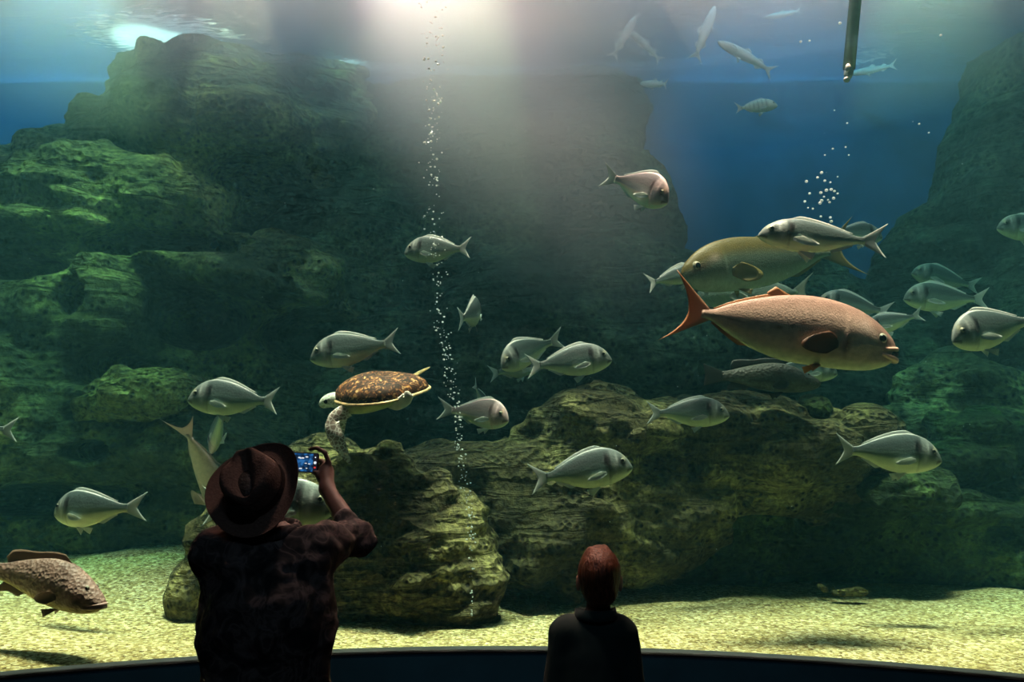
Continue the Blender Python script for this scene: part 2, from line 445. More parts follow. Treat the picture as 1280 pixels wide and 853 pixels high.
def haze_mat(name, dens, col, noise=0.5, power=1.5, sc=1.5):
    m, nt, out = new_mat(name); L = nt.links.new
    tc = nd(nt, 'ShaderNodeTexCoord')
    ln = nd(nt, 'ShaderNodeVectorMath', operation='LENGTH'); L(tc.outputs['Object'], ln.inputs[0])
    a = nd(nt, 'ShaderNodeMath', operation='SUBTRACT', use_clamp=True); a.inputs[0].default_value = 1.0; L(ln.outputs['Value'], a.inputs[1])
    b = nd(nt, 'ShaderNodeMath', operation='POWER'); L(a.outputs[0], b.inputs[0]); b.inputs[1].default_value = power
    no = nd(nt, 'ShaderNodeTexNoise'); no.inputs['Scale'].default_value = sc; no.inputs['Detail'].default_value = 2; L(tc.outputs['Object'], no.inputs['Vector'])
    mr = nd(nt, 'ShaderNodeMapRange'); mr.inputs[1].default_value = 0.3; mr.inputs[2].default_value = 0.7; mr.inputs[3].default_value = 1 - noise; mr.inputs[4].default_value = 1 + noise; L(no.outputs[0], mr.inputs[0])
    c = nd(nt, 'ShaderNodeMath', operation='MULTIPLY'); L(b.outputs[0], c.inputs[0]); L(mr.outputs[0], c.inputs[1])
    d = nd(nt, 'ShaderNodeMath', operation='MULTIPLY'); L(c.outputs[0], d.inputs[0]); d.inputs[1].default_value = dens
    v = nd(nt, 'ShaderNodeVolumeScatter'); v.inputs['Color'].default_value = rgba(col); v.inputs['Anisotropy'].default_value = 0.1
    L(d.outputs[0], v.inputs['Density']); L(v.outputs[0], out.inputs['Volume'])
    return m
def haze(name, label, c, r, rot, mat):
    v, f = ball((0, 0, 0), 1.0, 24, 14)
    o = mesh_obj(name, v, f, mat); o.location = c; o.scale = r; o.rotation_euler = rot
    return tag(o, label, 'haze', kind='stuff')
haze('haze', 'pale shaft of fine bubbles lit from above, slanting down right of the bubble column', W(605, 70, 5.5), (1.25, 0.9, 2.5), (0, math.radians(-37), 0), haze_mat('fine bubble haze', 1.25, (1, .91, .93), 0.35, 1.3, 1.3))
haze('haze', 'thin grey pink haze hanging under the water surface', (-0.4, 5.85, WATER_Z - 0.05), (6.1, 1.95, 1.45), (0, 0, 0), haze_mat('surface haze', 0.75, (1, .90, .93), 0.3, 0.8, 2.0))

# ------------------------------------------------------------------ sand
m_sand, nt, out = new_mat('coarse shell sand'); L = nt.links.new
p = nd(nt, 'ShaderNodeBsdfPrincipled'); p.inputs['Roughness'].default_value = 0.9; p.inputs['Specular IOR Level'].default_value = 0.25; L(p.outputs[0], out.inputs['Surface'])
tc = nd(nt, 'ShaderNodeTexCoord')
v1 = nd(nt, 'ShaderNodeTexVoronoi'); v1.inputs['Scale'].default_value = 62; L(tc.outputs['Object'], v1.inputs['Vector'])
n1 = nd(nt, 'ShaderNodeTexNoise'); n1.inputs['Scale'].default_value = 34; n1.inputs['Detail'].default_value = 6; n1.inputs['Roughness'].default_value = 0.75; L(tc.outputs['Object'], n1.inputs['Vector'])
n2 = nd(nt, 'ShaderNodeTexNoise'); n2.inputs['Scale'].default_value = 1.4; n2.inputs['Detail'].default_value = 4; L(tc.outputs['Object'], n2.inputs['Vector'])
sep = nd(nt, 'ShaderNodeSeparateColor'); L(v1.outputs['Color'], sep.inputs[0])
r1 = ramp(nt, [(0.0, (0.22, 0.14, 0.045)), (0.25, (0.48, 0.36, 0.14)), (0.6, (0.68, 0.53, 0.24)), (0.9, (0.95, 0.83, 0.50))]); L(sep.outputs[0], r1.inputs[0])
r2 = ramp(nt, [(0.38, (0.55, 0.52, 0.45)), (0.6, (1.15, 1.15, 1.1))]); L(n1.outputs[0], r2.inputs[0])
r3 = ramp(nt, [(0.35, (0.85, 0.85, 0.8)), (0.7, (1.15, 1.15, 1.2))]); L(n2.outputs[0], r3.inputs[0])
a = nd(nt, 'ShaderNodeMixRGB', blend_type='MULTIPLY'); a.inputs[0].default_value = 1; L(r1.outputs[0], a.inputs[1]); L(r2.outputs[0], a.inputs[2])
b = nd(nt, 'ShaderNodeMixRGB', blend_type='MULTIPLY'); b.inputs[0].default_value = 1; L(a.outputs[0], b.inputs[1]); L(r3.outputs[0], b.inputs[2])
L(b.outputs[0], p.inputs['Base Color'])
bp = nd(nt, 'ShaderNodeBump'); bp.inputs['Distance'].default_value = 0.02; bp.inputs['Strength'].default_value = 0.9
ma = nd(nt, 'ShaderNodeMath', operation='ADD'); L(v1.outputs['Distance'], ma.inputs[0]); L(n1.outputs[0], ma.inputs[1]); L(ma.outputs[0], bp.inputs['Height']); L(bp.outputs[0], p.inputs['Normal'])
NX, NY = 220, 110
B = arc(GR + 0.055, -56, 56, NX)
gx = np.zeros((NY + 1, NX + 1)); gy = gx.copy()
for i in range(NX + 1):
    x0, y0 = B[i]; x1 = -TW + 0.02 + (2 * TW - 0.04) * i / NX
    v = (np.arange(NY + 1) / NY) ** 1.2
    gx[:, i] = x0 + (x1 - x0) * v; gy[:, i] = y0 + (BACK - 0.02 - y0) * v
def sand_h(x, y):
    q = np.maximum(0, np.hypot(x - GC[0], y - GC[1]) - GR)
    z = SILL - 0.012 + 0.055 * np.clip(q / 1.6, 0, 3)
    z = z + 0.10 * np.clip((-x - 1.2) / 1.5, 0, 1) * np.clip(q / 2.2, 0, 1)
    z = z + 0.17 * np.exp(-((x + 2.3) / 0.8) ** 2) * np.clip((y - 5.0) / 1.2, 0, 1)
    z = z + (0.035 * fbm(x * 1.3, y * 1.3, x * 0 + 2.0, 3) + 0.018 * fbm(x * 4, y * 6, x * 0 + 9.0, 3)) * np.clip(q / 0.5, 0, 1)
    return z
gz = sand_h(gx, gy)
vs = np.stack([gx, gy, gz], -1).reshape(-1, 3)
fs = []
for j in range(NY):
    for i in range(NX):
        k = j * (NX + 1) + i; fs.append((k, k + 1, k + NX + 2, k + NX + 1))
sand = mesh_obj('sand', vs, fs, m_sand)
tag(sand, 'coarse pale yellow sand covering the tank bed', 'sand', kind='stuff')

# ------------------------------------------------------------------ rocks
m_rk_near = rock_mat('olive algae rock', (0.030, 0.024, 0.014), (0.12, 0.105, 0.045), (0.42, 0.37, 0.15), 0.45, 1.3)
m_rk_pit = rock_mat('pitted brown rock', (0.035, 0.025, 0.016), (0.14, 0.12, 0.05), (0.36, 0.34, 0.12), 0.5, 1.6, 1.1)
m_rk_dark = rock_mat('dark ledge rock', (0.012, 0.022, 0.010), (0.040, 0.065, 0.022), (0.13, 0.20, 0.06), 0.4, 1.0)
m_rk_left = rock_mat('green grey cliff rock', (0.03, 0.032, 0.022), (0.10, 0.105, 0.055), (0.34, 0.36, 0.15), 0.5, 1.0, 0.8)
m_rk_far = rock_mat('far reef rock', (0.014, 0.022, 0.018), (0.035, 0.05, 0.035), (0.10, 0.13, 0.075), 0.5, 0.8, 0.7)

def rock(name, label, parts, mat, h=0.045, k=0.12, amp=0.10, fq=1.3, strata=0.0, holes=(), seed=0, zmin=0.45, cat='rock', tilt=0.0, group=None, crag=0.22):
    """parts: (px, py, depth, rx px, rz px, ry metres[, tilt deg]) lumps that flow into one rock"""
    E = []
    for q in parts:
        c = W(q[0], q[1], q[2]); s = q[2] / FPX * 1.03
        E.append((c, (q[3] * s, q[5], q[4] * s), math.radians(q[6]) if len(q) > 6 else 0))
    lo = [min(c[i] - max(r) * 1.02 - .2 for c, r, t in E) for i in range(3)]; hi = [max(c[i] + max(r) * 1.02 + .2 for c, r, t in E) for i in range(3)]
    for i in (0,): lo[i] = max(lo[i], -TW + .03); hi[i] = min(hi[i], TW - .03)
    lo[1] = max(lo[1], min(c[1] - r[1] for c, r, t in E) - .2); hi[1] = min(hi[1], BACK - .03)
    lo[2] = max(lo[2], zmin); hi[2] = min(hi[2], WATER_Z - .03)
    F = Field(lo, hi, h)
    for c, r, t in E: F.ell(c, r, k, (0, t, 0))
    X, Y, Z = F.all()
    X = X + seed * 3.7
    n = fbm(X * fq, Y * fq, Z * fq, 4)
    F.f += (amp * n).astype(np.float32)
    F.f += (0.022 * fbm(X * 7, Y * 7, Z * 9, 3)).astype(np.float32)
    F.f += (crag * (0.16 - np.abs(fbm(X * 2.3 + 5, Y * 2.3, Z * 3.1, 3)))).astype(np.float32)
    if strata:
        zz = (Z + tilt * X) * 7.5 + 2.2 * fbm(X * .8, Y * .8, Z * .8, 2)
        F.f += (strata * (np.abs(((zz) % 1.0) - 0.5) * 2 - 0.5)).astype(np.float32)
    for q in holes:
        c = W(q[0], q[1], q[2]); s = q[2] / FPX
        F.ell(c, (q[3] * s, q[5], q[4] * s), 0.05, (0, 0, 0), cut=True)
    V, Q = F.mesh()
    o = mesh_obj(name, V, Q, mat)
    return tag(o, label, cat, group)

rock('rock_cliff', 'tall green grey rock cliff with caves rising to the surface on the left', [
    (262, 170, 7.35, 130, 130, .7), (240, 100, 7.5, 105, 105, .5), (340, 120, 7.6, 130, 150, .45), (150, 190, 7.3, 80, 70, .5, -30), (80, 215, 7.3, 90, 40, .5, -25), (310, 165, 7.0, 75, 36, .5, -4), (205, 150, 7.0, 70, 50, .5, 20),
    (110, 262, 6.95, 125, 80, .7), (-60, 330, 7.0, 180, 130, .8), (-60, 250, 7.3, 150, 60, .5), (215, 255, 6.85, 72, 48, .45, 25),
    (60, 470, 7.1, 260, 210, .9), (230, 335, 6.75, 195, 24, .55, 14), (60, 292, 6.6, 90, 22, .4, 5),
    (55, 400, 6.5, 110, 90, .5), (140, 400, 6.45, 55, 90, .45), (330, 420, 7.3, 110, 110, .6), (355, 335, 7.1, 80, 45, .5, 10),
    (120, 530, 6.35, 150, 42, .5, -8), (0, 520, 6.2, 70, 70, .5), (60, 570, 6.3, 220, 40, .55, -5), (200, 560, 6.35, 130, 55, .5),
    (90, 650, 6.5, 260, 70, .55), (-160, 560, 6.2, 220, 200, .8), (280, 600, 6.8, 120, 90, .6), (360, 520, 7.2, 90, 150, .5)],
    m_rk_left, h=0.045, k=0.10, amp=0.13, strata=0.028, tilt=0.18,
    holes=[(95, 372, 6.2, 24, 26, .7), (137, 458, 6.3, 32, 26, .8), (122, 564, 6.05, 28, 14, .55), (98, 518, 6.05, 13, 10, .4), (60, 625, 6.1, 130, 20, .40), (200, 305, 6.5, 100, 20, .5), (395, 420, 6.9, 70, 36, .6), (330, 220, 7.0, 70, 26, .5), (250, 400, 6.6, 60, 40, .5), (20, 330, 6.2, 60, 20, .5)])
rock('boulder', 'rounded pitted boulder on the left rock slope, below the square caves', [(195, 492, 6.1, 66, 38, .38), (150, 508, 6.1, 50, 26, .3)], m_rk_pit, h=0.03, k=0.1, amp=0.07, seed=3)
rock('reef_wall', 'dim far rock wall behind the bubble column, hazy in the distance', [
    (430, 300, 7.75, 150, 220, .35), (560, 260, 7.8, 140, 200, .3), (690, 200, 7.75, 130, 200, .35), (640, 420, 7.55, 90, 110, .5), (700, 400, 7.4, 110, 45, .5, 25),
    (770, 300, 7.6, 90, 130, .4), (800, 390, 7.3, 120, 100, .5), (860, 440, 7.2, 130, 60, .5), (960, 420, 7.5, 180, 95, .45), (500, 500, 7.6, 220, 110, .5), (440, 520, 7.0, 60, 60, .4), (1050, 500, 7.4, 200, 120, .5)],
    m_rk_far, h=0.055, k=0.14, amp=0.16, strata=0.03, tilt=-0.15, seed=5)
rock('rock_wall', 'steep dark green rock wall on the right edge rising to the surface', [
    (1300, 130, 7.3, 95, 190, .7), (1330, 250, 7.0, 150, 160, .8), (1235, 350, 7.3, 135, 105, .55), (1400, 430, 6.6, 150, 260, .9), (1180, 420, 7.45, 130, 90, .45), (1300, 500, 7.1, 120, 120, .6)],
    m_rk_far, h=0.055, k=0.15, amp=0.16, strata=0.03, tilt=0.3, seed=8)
rock('rock_outcrop', 'broad mossy outcrop at the right with a dark cap and lit green slope', [
    (1205, 500, 6.55, 78, 50, .45), (1150, 560, 6.4, 75, 60, .45, -25), (1255, 560, 6.3, 85, 60, .45, 20), (1190, 610, 6.2, 150, 60, .45), (1320, 620, 6.1, 110, 90, .5)],
    m_rk_left, h=0.035, k=0.1, amp=0.09, seed=9, strata=0.02, tilt=0.2)
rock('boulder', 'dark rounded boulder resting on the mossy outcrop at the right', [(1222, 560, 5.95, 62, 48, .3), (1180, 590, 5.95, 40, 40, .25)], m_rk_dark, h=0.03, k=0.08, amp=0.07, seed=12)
rock('rock_ridge', 'long undercut rock ridge across the middle and right, mossy on top', [
    (560, 640, 5.55, 130, 80, .45), (480, 620, 5.5, 110, 50, .4), (650, 610, 5.55, 110, 62, .42), (745, 548, 5.5, 78, 64, .42), (790, 545, 5.5, 70, 45, .4), (700, 655, 5.4, 120, 85, .42), (790, 640, 5.5, 110, 90, .4),
    (850, 585, 5.6, 70, 85, .4), (905, 548, 5.65, 85, 58, .42), (960, 560, 5.6, 70, 58, .42), (1020, 565, 5.65, 60, 52, .4), (1040, 600, 5.85, 110, 45, .38), (960, 600, 5.8, 110, 50, .38)],
    m_rk_near, h=0.032, k=0.08, amp=0.09, strata=0.02, tilt=0.1, seed=2, holes=[(873, 588, 5.15, 9, 22, .25)])
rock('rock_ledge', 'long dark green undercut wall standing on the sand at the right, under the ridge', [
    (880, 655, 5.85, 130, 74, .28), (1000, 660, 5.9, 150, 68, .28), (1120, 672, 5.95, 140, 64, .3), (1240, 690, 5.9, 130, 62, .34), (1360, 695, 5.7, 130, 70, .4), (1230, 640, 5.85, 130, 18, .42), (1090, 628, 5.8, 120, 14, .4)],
    m_rk_dark, h=0.032, k=0.08, amp=0.07, strata=0.022, tilt=0.05, seed=6)  # dark material carries the shade under the ridge's overhang
rock('boulder', 'pitted brown lump at the right end of the ridge top', [(1085, 543, 5.5, 38, 34, .24), (1060, 560, 5.5, 40, 30, .24)], m_rk_pit, h=0.022, k=0.05, amp=0.05, crag=0.08, seed=21)
rock('boulder', 'small dark knob on the ridge top, behind the pale green bream', [(1020, 512, 5.5, 19, 18, .12)], m_rk_dark, h=0.018, k=0.05, amp=0.03, crag=0.05, seed=22)
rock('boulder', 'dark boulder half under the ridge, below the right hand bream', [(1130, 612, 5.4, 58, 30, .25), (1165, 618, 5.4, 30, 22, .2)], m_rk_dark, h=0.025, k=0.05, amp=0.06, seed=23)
rock('front_rock', 'large grooved brown green rock nearest the window, behind the man', [
    (430, 690, 4.95, 165, 112, .36), (335, 700, 4.95, 90, 90, .3), (530, 700, 4.9, 82, 85, .3), (575, 740, 4.85, 52, 42, .22), (470, 640, 5.0, 70, 72, .3)],
    m_rk_near, h=0.026, k=0.09, amp=0.07, strata=0.028, tilt=-0.25, seed=14)
rock('boulder', 'smooth olive boulder on the sand to the left of the man', [(238, 745, 4.85, 30, 34, .2), (262, 720, 4.9, 34, 42, .22)], m_rk_near, h=0.022, k=0.06, amp=0.03, crag=0.06, seed=31)
rock('boulder', 'mossy yellow green knob beside the raised phone', [(412, 572, 5.3, 42, 26, .2), (385, 590, 5.25, 34, 30, .2), (440, 590, 5.2, 40, 30, .2)], m_rk_near, h=0.022, k=0.05, amp=0.04, crag=0.08, seed=33)
rock('pebble', 'small brown stone lying on the sand at the right', [(1063, 741, 5.2, 22, 5, .03)], m_rk_pit, h=0.008, k=0.02, amp=0.012, crag=0, seed=41, cat='stone')
rock('pebble', 'short brown twig like stone on the right sand, left of the longer one', [(1028, 735, 5.25, 8, 5, .03, 30)], m_rk_pit, h=0.008, k=0.02, amp=0.010, crag=0, seed=42, cat='stone')

# ------------------------------------------------------------------ lamps
def spot(name, src, dst, power, col, size=40, blend=0.4, rad=0.08):
    l = bpy.data.lights.new(name, 'SPOT'); l.energy = power; l.color = col; l.spot_size = math.radians(size); l.spot_blend = blend; l.shadow_soft_size = rad
    o = bpy.data.objects.new(name, l); COL.objects.link(o); o.location = src
    o.rotation_euler = (Vector(dst) - Vector(src)).to_track_quat('-Z', 'Y').to_euler(); return o
def area(name, src, dst, power, col, sx=1, sy=1, spread=180):
    l = bpy.data.lights.new(name, 'AREA'); l.shape = 'RECTANGLE'; l.size = sx; l.size_y = sy; l.energy = power; l.color = col; l.spread = math.radians(spread)
    o = bpy.data.objects.new(name, l); COL.objects.link(o); o.location = src
    o.rotation_euler = (Vector(dst) - Vector(src)).to_track_quat('-Z', 'Y').to_euler(); return o
LP = 1.0
# warm strip over the front of the tank
area('front_lamp', (0, 4.45, 7.2), (0, 4.45, 0), 950 * LP, (1.0, 0.53, 0.38), 8.5, 0.4, 29)
area('fill_light', (0, 4.4, 7.0), (0, 5.4, 2.5), 90 * LP, (0.8, 0.85, 0.75), 7.5, 0.3, 60)  # added fill on the fish from the front, no known fixture
area('mid_lamp', (0, 5.6, 7.2), (0, 5.6, 0), 22 * LP, (0.6, 1.0, 0.7), 9, 0.5, 100)
# cool wash over the reef
area('reef_lamp', (0.5, 6.6, 7.4), (0.5, 6.3, 0), 125 * LP, (0.03, 0.74, 1.0), 9, 0.6, 150)
# blue lamps on the back wall
spot('blue_lamp', W(1000, 100, 6.2).to_tuple()[:2] + (7.2,), W(1000, 220, BACK), 300 * LP, (0.06, 0.66, 1.0), 75, 0.6)
spot('blue_lamp', (-4.6, 6.6, 7.2), W(60, 130, BACK), 700 * LP, (0.12, 0.66, 1.0), 75, 0.6)
# the strong warm beam above the bubbles
spot('beam_lamp', W(440, 20, 5.4).to_tuple()[:2] + (6.6,), W(660, 330, 5.7), 6500 * LP, (1.0, 0.43, 0.50), 48, 0.9, 0.15)
area('surface_wash', (-0.4, 5.9, 6.3), (-0.4, 5.9, 0), 380 * LP, (1.0, 0.42, 0.54), 9.5, 0.8, 180)  # added pink wash to tint the haze under the surface, no known source
spot('glint_fill', (-3.3, 7.3, 7.6), W(195, 46, 7.1), 1400 * LP, (1.0, 0.95, 0.90), 22, 0.5, 0.05)  # added spot to brighten the wide white glint patch, not a real fixture
spot('glint_fill', (-1.3, 6.6, 7.6), W(425, 93, 7.3), 900 * LP, (0.9, 1.0, 1.0), 14, 0.5, 0.05)  # second added spot, brightens the narrow glint patch
# rock spots
spot('rock_lamp', (-2.2, 6.2, 7.3), W(290, 150, 6.9), 1500 * LP, (1.0, 0.80, 0.50), 20, 0.3, 0.05)
spot('rock_lamp', (-3.0, 5.6, 7.3), W(150, 312, 6.5), 1300 * LP, (0.95, 1.0, 0.45), 18, 0.3, 0.05)
spot('rock_lamp', (-3.4, 5.4, 7.3), W(60, 500, 6.2), 3800 * LP, (0.8, 1.0, 0.42), 28, 0.3, 0.05)
spot('rock_lamp', (-0.4, 5.2, 7.3), W(520, 600, 5.2), 4200 * LP, (1.0, 0.95, 0.50), 24, 0.3, 0.05)
spot('rock_lamp', (3.4, 6.0, 7.3), W(1180, 540, 6.2), 1600 * LP, (0.75, 1.0, 0.55), 28, 0.3, 0.05)
# dim warm downlight of the visitors' hall
area('hall_light', (-0.3, 3.0, 4.2), (-0.3, 2.9, 1.3), 5.5 * LP, (1.0, 0.74, 0.64), 0.3, 0.3, 110)
area('hall_light', (0.0, -0.5, 4.4), (0.0, 3.5, 0.6), 2.6 * LP, (0.45, 0.75, 1.0), 1.5, 0.3, 110)  # added bluish fill so the sill front shows, no known fixture
# ------------------------------------------------------------------ fish
m_bream = vcol_mat('silver bream skin', 0.42, 0.0, 75, 0.3, 0.003, 0.14, spec=0.14)
m_fin = vcol_mat('fin membrane', 0.5, 0.0, 30, 0.1, 0.001, 0.15, trans=0.35)
m_jack = vcol_mat('pink amberjack skin', 0.45, 0.0, 110, 0.4, 0.003, 0.20, spec=0.14)
m_group = vcol_mat('grouper skin', 0.6, 0.0, 60, 0.9, 0.006, 0.45)
m_eye, nt, out = new_mat('fish eye'); p = nd(nt, 'ShaderNodeBsdfPrincipled'); p.inputs['Base Color'].default_value = (0.30, 0.28, 0.20, 1); p.inputs['Roughness'].default_value = 0.12; nt.links.new(p.outputs[0], out.inputs['Surface'])
m_pupil, nt, out = new_mat('black pupil'); p = nd(nt, 'ShaderNodeBsdfPrincipled'); p.inputs['Base Color'].default_value = (0.004, 0.004, 0.006, 1); p.inputs['Roughness'].default_value = 0.08; nt.links.new(p.outputs[0], out.inputs['Surface'])

def lerp(a, b, t): return a + (b - a) * t
def mixc(a, b, t):
    t = max(0, min(1, t)); return tuple(lerp(a[i], b[i], t) for i in range(3))
def sstep(a, b, x):
    t = max(0, min(1, (x - a) / (b - a))); return t * t * (3 - 2 * t)
def curve(tab, s):
    """smooth interpolation through a table of (s, value)"""
    n = len(tab)
    if s <= tab[0][0]: return tab[0][1]
    if s >= tab[-1][0]: return tab[-1][1]
    i = max(j for j in range(n - 1) if tab[j][0] <= s)
    p0, p1 = tab[i], tab[i + 1]; a = tab[max(i - 1, 0)]; b = tab[min(i + 2, n - 1)]
    h = p1[0] - p0[0]; t = (s - p0[0]) / h
    m0 = (p1[1] - a[1]) / (p1[0] - a[0]) if p1[0] > a[0] else 0; m1 = (b[1] - p0[1]) / (b[0] - p0[0])
    return (2 * t ** 3 - 3 * t * t + 1) * p0[1] + (t ** 3 - 2 * t * t + t) * h * m0 + (-2 * t ** 3 + 3 * t * t) * p1[1] + (t ** 3 - t * t) * h * m1

def blob(s, t, cs, ct, rs, rt): return math.exp(-(((s - cs) / rs) ** 2 + ((t - ct) / rt) ** 2))

def col_bream(s, t, rnd=0):
    c = mixc((0.80, 0.82, 0.55), (0.62, 0.68, 0.46), sstep(-0.9, -0.45, t)); c = mixc(c, (0.17, 0.24, 0.22), sstep(-0.45, -0.18, t)); c = mixc(c, (0.050, 0.068, 0.068), sstep(-0.15, 0.45, t)); c = mixc(c, (.55, .55, .52), sstep(.93, .99, t) * .8); c = mixc(c, (.18, .20, .19), .75 * sstep(.235, .20, s) * sstep(-.9, -.4, t))  # yellow-green belly tint has the sand's bounce light painted in
    c = mixc(c, (.5, .52, .5), .8 * blob(s, t, .155, .35, .012, .35))
    c = mixc(c, (.55, .56, .54), .6 * blob(s, t, .06, -.05, .02, .2))
    stripe = 0.06 * math.sin(t * 22); c = tuple(x * (1 + stripe) for x in c)
    c = mixc(c, (0.008, 0.008, 0.010), 0.98 * min(1, 2.0 * blob(s, t, 0.25, 0.30, 0.024, 0.30)))            # gill spot
    c = mixc(c, (0.60, 0.61, 0.58), 0.5 * blob(s, t, 0.18, -0.2, 0.02, 0.3))
    c = mixc(c, (0.08, 0.07, 0.07), 0.75 * blob(s, t, 0.232, -0.15, 0.010, 0.7))              # gill cover edge
    c = mixc(c, (0.02, 0.025, 0.025), min(1, 1.2 * blob(s, t, 0.10, 0.30, 0.036, 0.30)))               # mask about the eye
    c = mixc(c, (0.45, 0.42, 0.25), 0.6 * blob(s, t, 0.075, 0.75, 0.018, 0.2))               # gold band
    c = mixc(c, (0.05, 0.04, 0.04), 0.9 * (1 if s < .065 else 0) * math.exp(-((t + .30 + s * 3.0) / .13) ** 2))        # mouth line
    if abs(t - 0.42 + 0.25 * s) < 0.035 and s > 0.27: c = mixc(c, (0.20, 0.22, 0.21), 0.4)   # lateral line
    return tuple(x * .95 for x in c)
def col_mullet(s, t, rnd=0):
    return mixc((0.85, 0.85, 0.78), (0.55, 0.58, 0.56), sstep(-0.3, 0.8, t))
def col_striped(s, t, rnd=0):
    c = mixc((0.75, 0.78, 0.65), (0.52, 0.56, 0.45), sstep(-0.6, 0.6, t))
    if s > 0.24: c = mixc(c, (0.20, 0.22, 0.18), 0.7 * sstep(0.1, 0.8, math.sin((s - 0.24) * 66)) * sstep(-0.9, -0.2, t))
    return c
def col_jack(s, t, rnd=0):
    c = mixc((0.70, 0.66, 0.46), (0.74, 0.50, 0.40), sstep(-0.95, -0.6, t)); c = mixc(c, (0.33, 0.18, 0.14), sstep(0.1, 0.85, t))
    ll = 0.30 - 0.45 * sstep(0.30, 0.55, s) + 0.15 * sstep(0.6, 0.9, s)
    if s > 0.22: c = mixc(c, (0.16, 0.08, 0.06), 0.75 * math.exp(-((t - ll) / 0.03) ** 2))
    c = mixc(c, (0.04, 0.02, 0.015), 0.95 * blob(s, t, 0.060, 0.42, 0.045, 0.24))
    c = mixc(c, (0.62, 0.32, 0.26), 0.7 * blob(s, t, 0.235, -0.35, 0.020, 0.22))
    c = tuple(x * (1 + .10 * math.sin(s * 60 + 5 * math.sin(t * 7)) * math.sin(t * 13 + 2 * math.sin(s * 23))) for x in c)
    c = mixc(c, (0.10, 0.06, 0.05), 0.55 * math.exp(-(((t - 0.95 + 0.3 * s)) / 0.15) ** 2) * sstep(0.3, 0.05, s))
    c = mixc(c, (0.75, 0.55, 0.48), 0.6 * blob(s, t, 0.15, 0.10, 0.03, 0.5))
    c = mixc(c, (0.16, 0.06, 0.05), 0.8 * blob(s, t, 0.222, -0.28, 0.012, 0.30))
    return c
def col_olive(s, t, rnd=0):
    c = mixc((0.30, 0.40, 0.32), (0.11, 0.15, 0.11), sstep(-0.7, 0.0, t)); c = mixc(c, (0.10, 0.080, 0.018), sstep(0.1, 0.6, t))
    c = mixc(c, (0.10, 0.08, 0.05), min(1, 1.3 * blob(s, t, 0.085, 0.20, 0.05, 0.18)))
    c = mixc(c, (0.35, 0.28, 0.22), 0.6 * blob(s, t, 0.17, 0.35, 0.03, 0.18))
    return c
def col_pale(s, t, rnd=0):
    return mixc((0.34, 0.46, 0.38), (0.10, 0.14, 0.12), sstep(-0.5, 0.6, t))
def col_dark(s, t, rnd=0):
    c = mixc((0.10, 0.11, 0.07), (0.09, 0.09, 0.045), sstep(-0.4, 0.9, t))
    if s > 0.25: c = mixc(c, (0.40, 0.42, 0.28), 0.7 * math.exp(-((t - 0.25) / 0.03) ** 2) * (0.5 + 0.5 * math.sin(s * 160)))
    return c
def col_grouper(s, t, rnd=0):
    c = mixc((0.62, 0.45, 0.16), (0.40, 0.23, 0.18), sstep(-0.85, -0.45, t)); c = mixc(c, (0.22, 0.12, 0.09), sstep(0.2, 0.9, t) * sstep(0.14, 0.3, s))
    c = mixc(c, (0.20, 0.13, 0.10), 0.45 * blob(s, t, 0.10, 0.55, 0.03, 0.2))
    m = math.sin(s * 95 + 2.0 * math.sin(t * 9)) * math.sin(t * 15 + 3 * math.sin(s * 31)); c = mixc(c, (0.62, 0.46, 0.38), 0.35 * sstep(0.2, 0.8, m) * sstep(0.2, 0.3, s))
    c = mixc(c, (0.30, 0.17, 0.13), 0.45 * blob(s, t, 0.26, -0.05, 0.01, 0.6))
    return c
def col_rosy(s, t, rnd=0):
    c = col_bream(s, t); return (min(1, c[0] * 1.9 + .05), c[1] * 1.25 + .03, c[2] * 1.35 + .03)

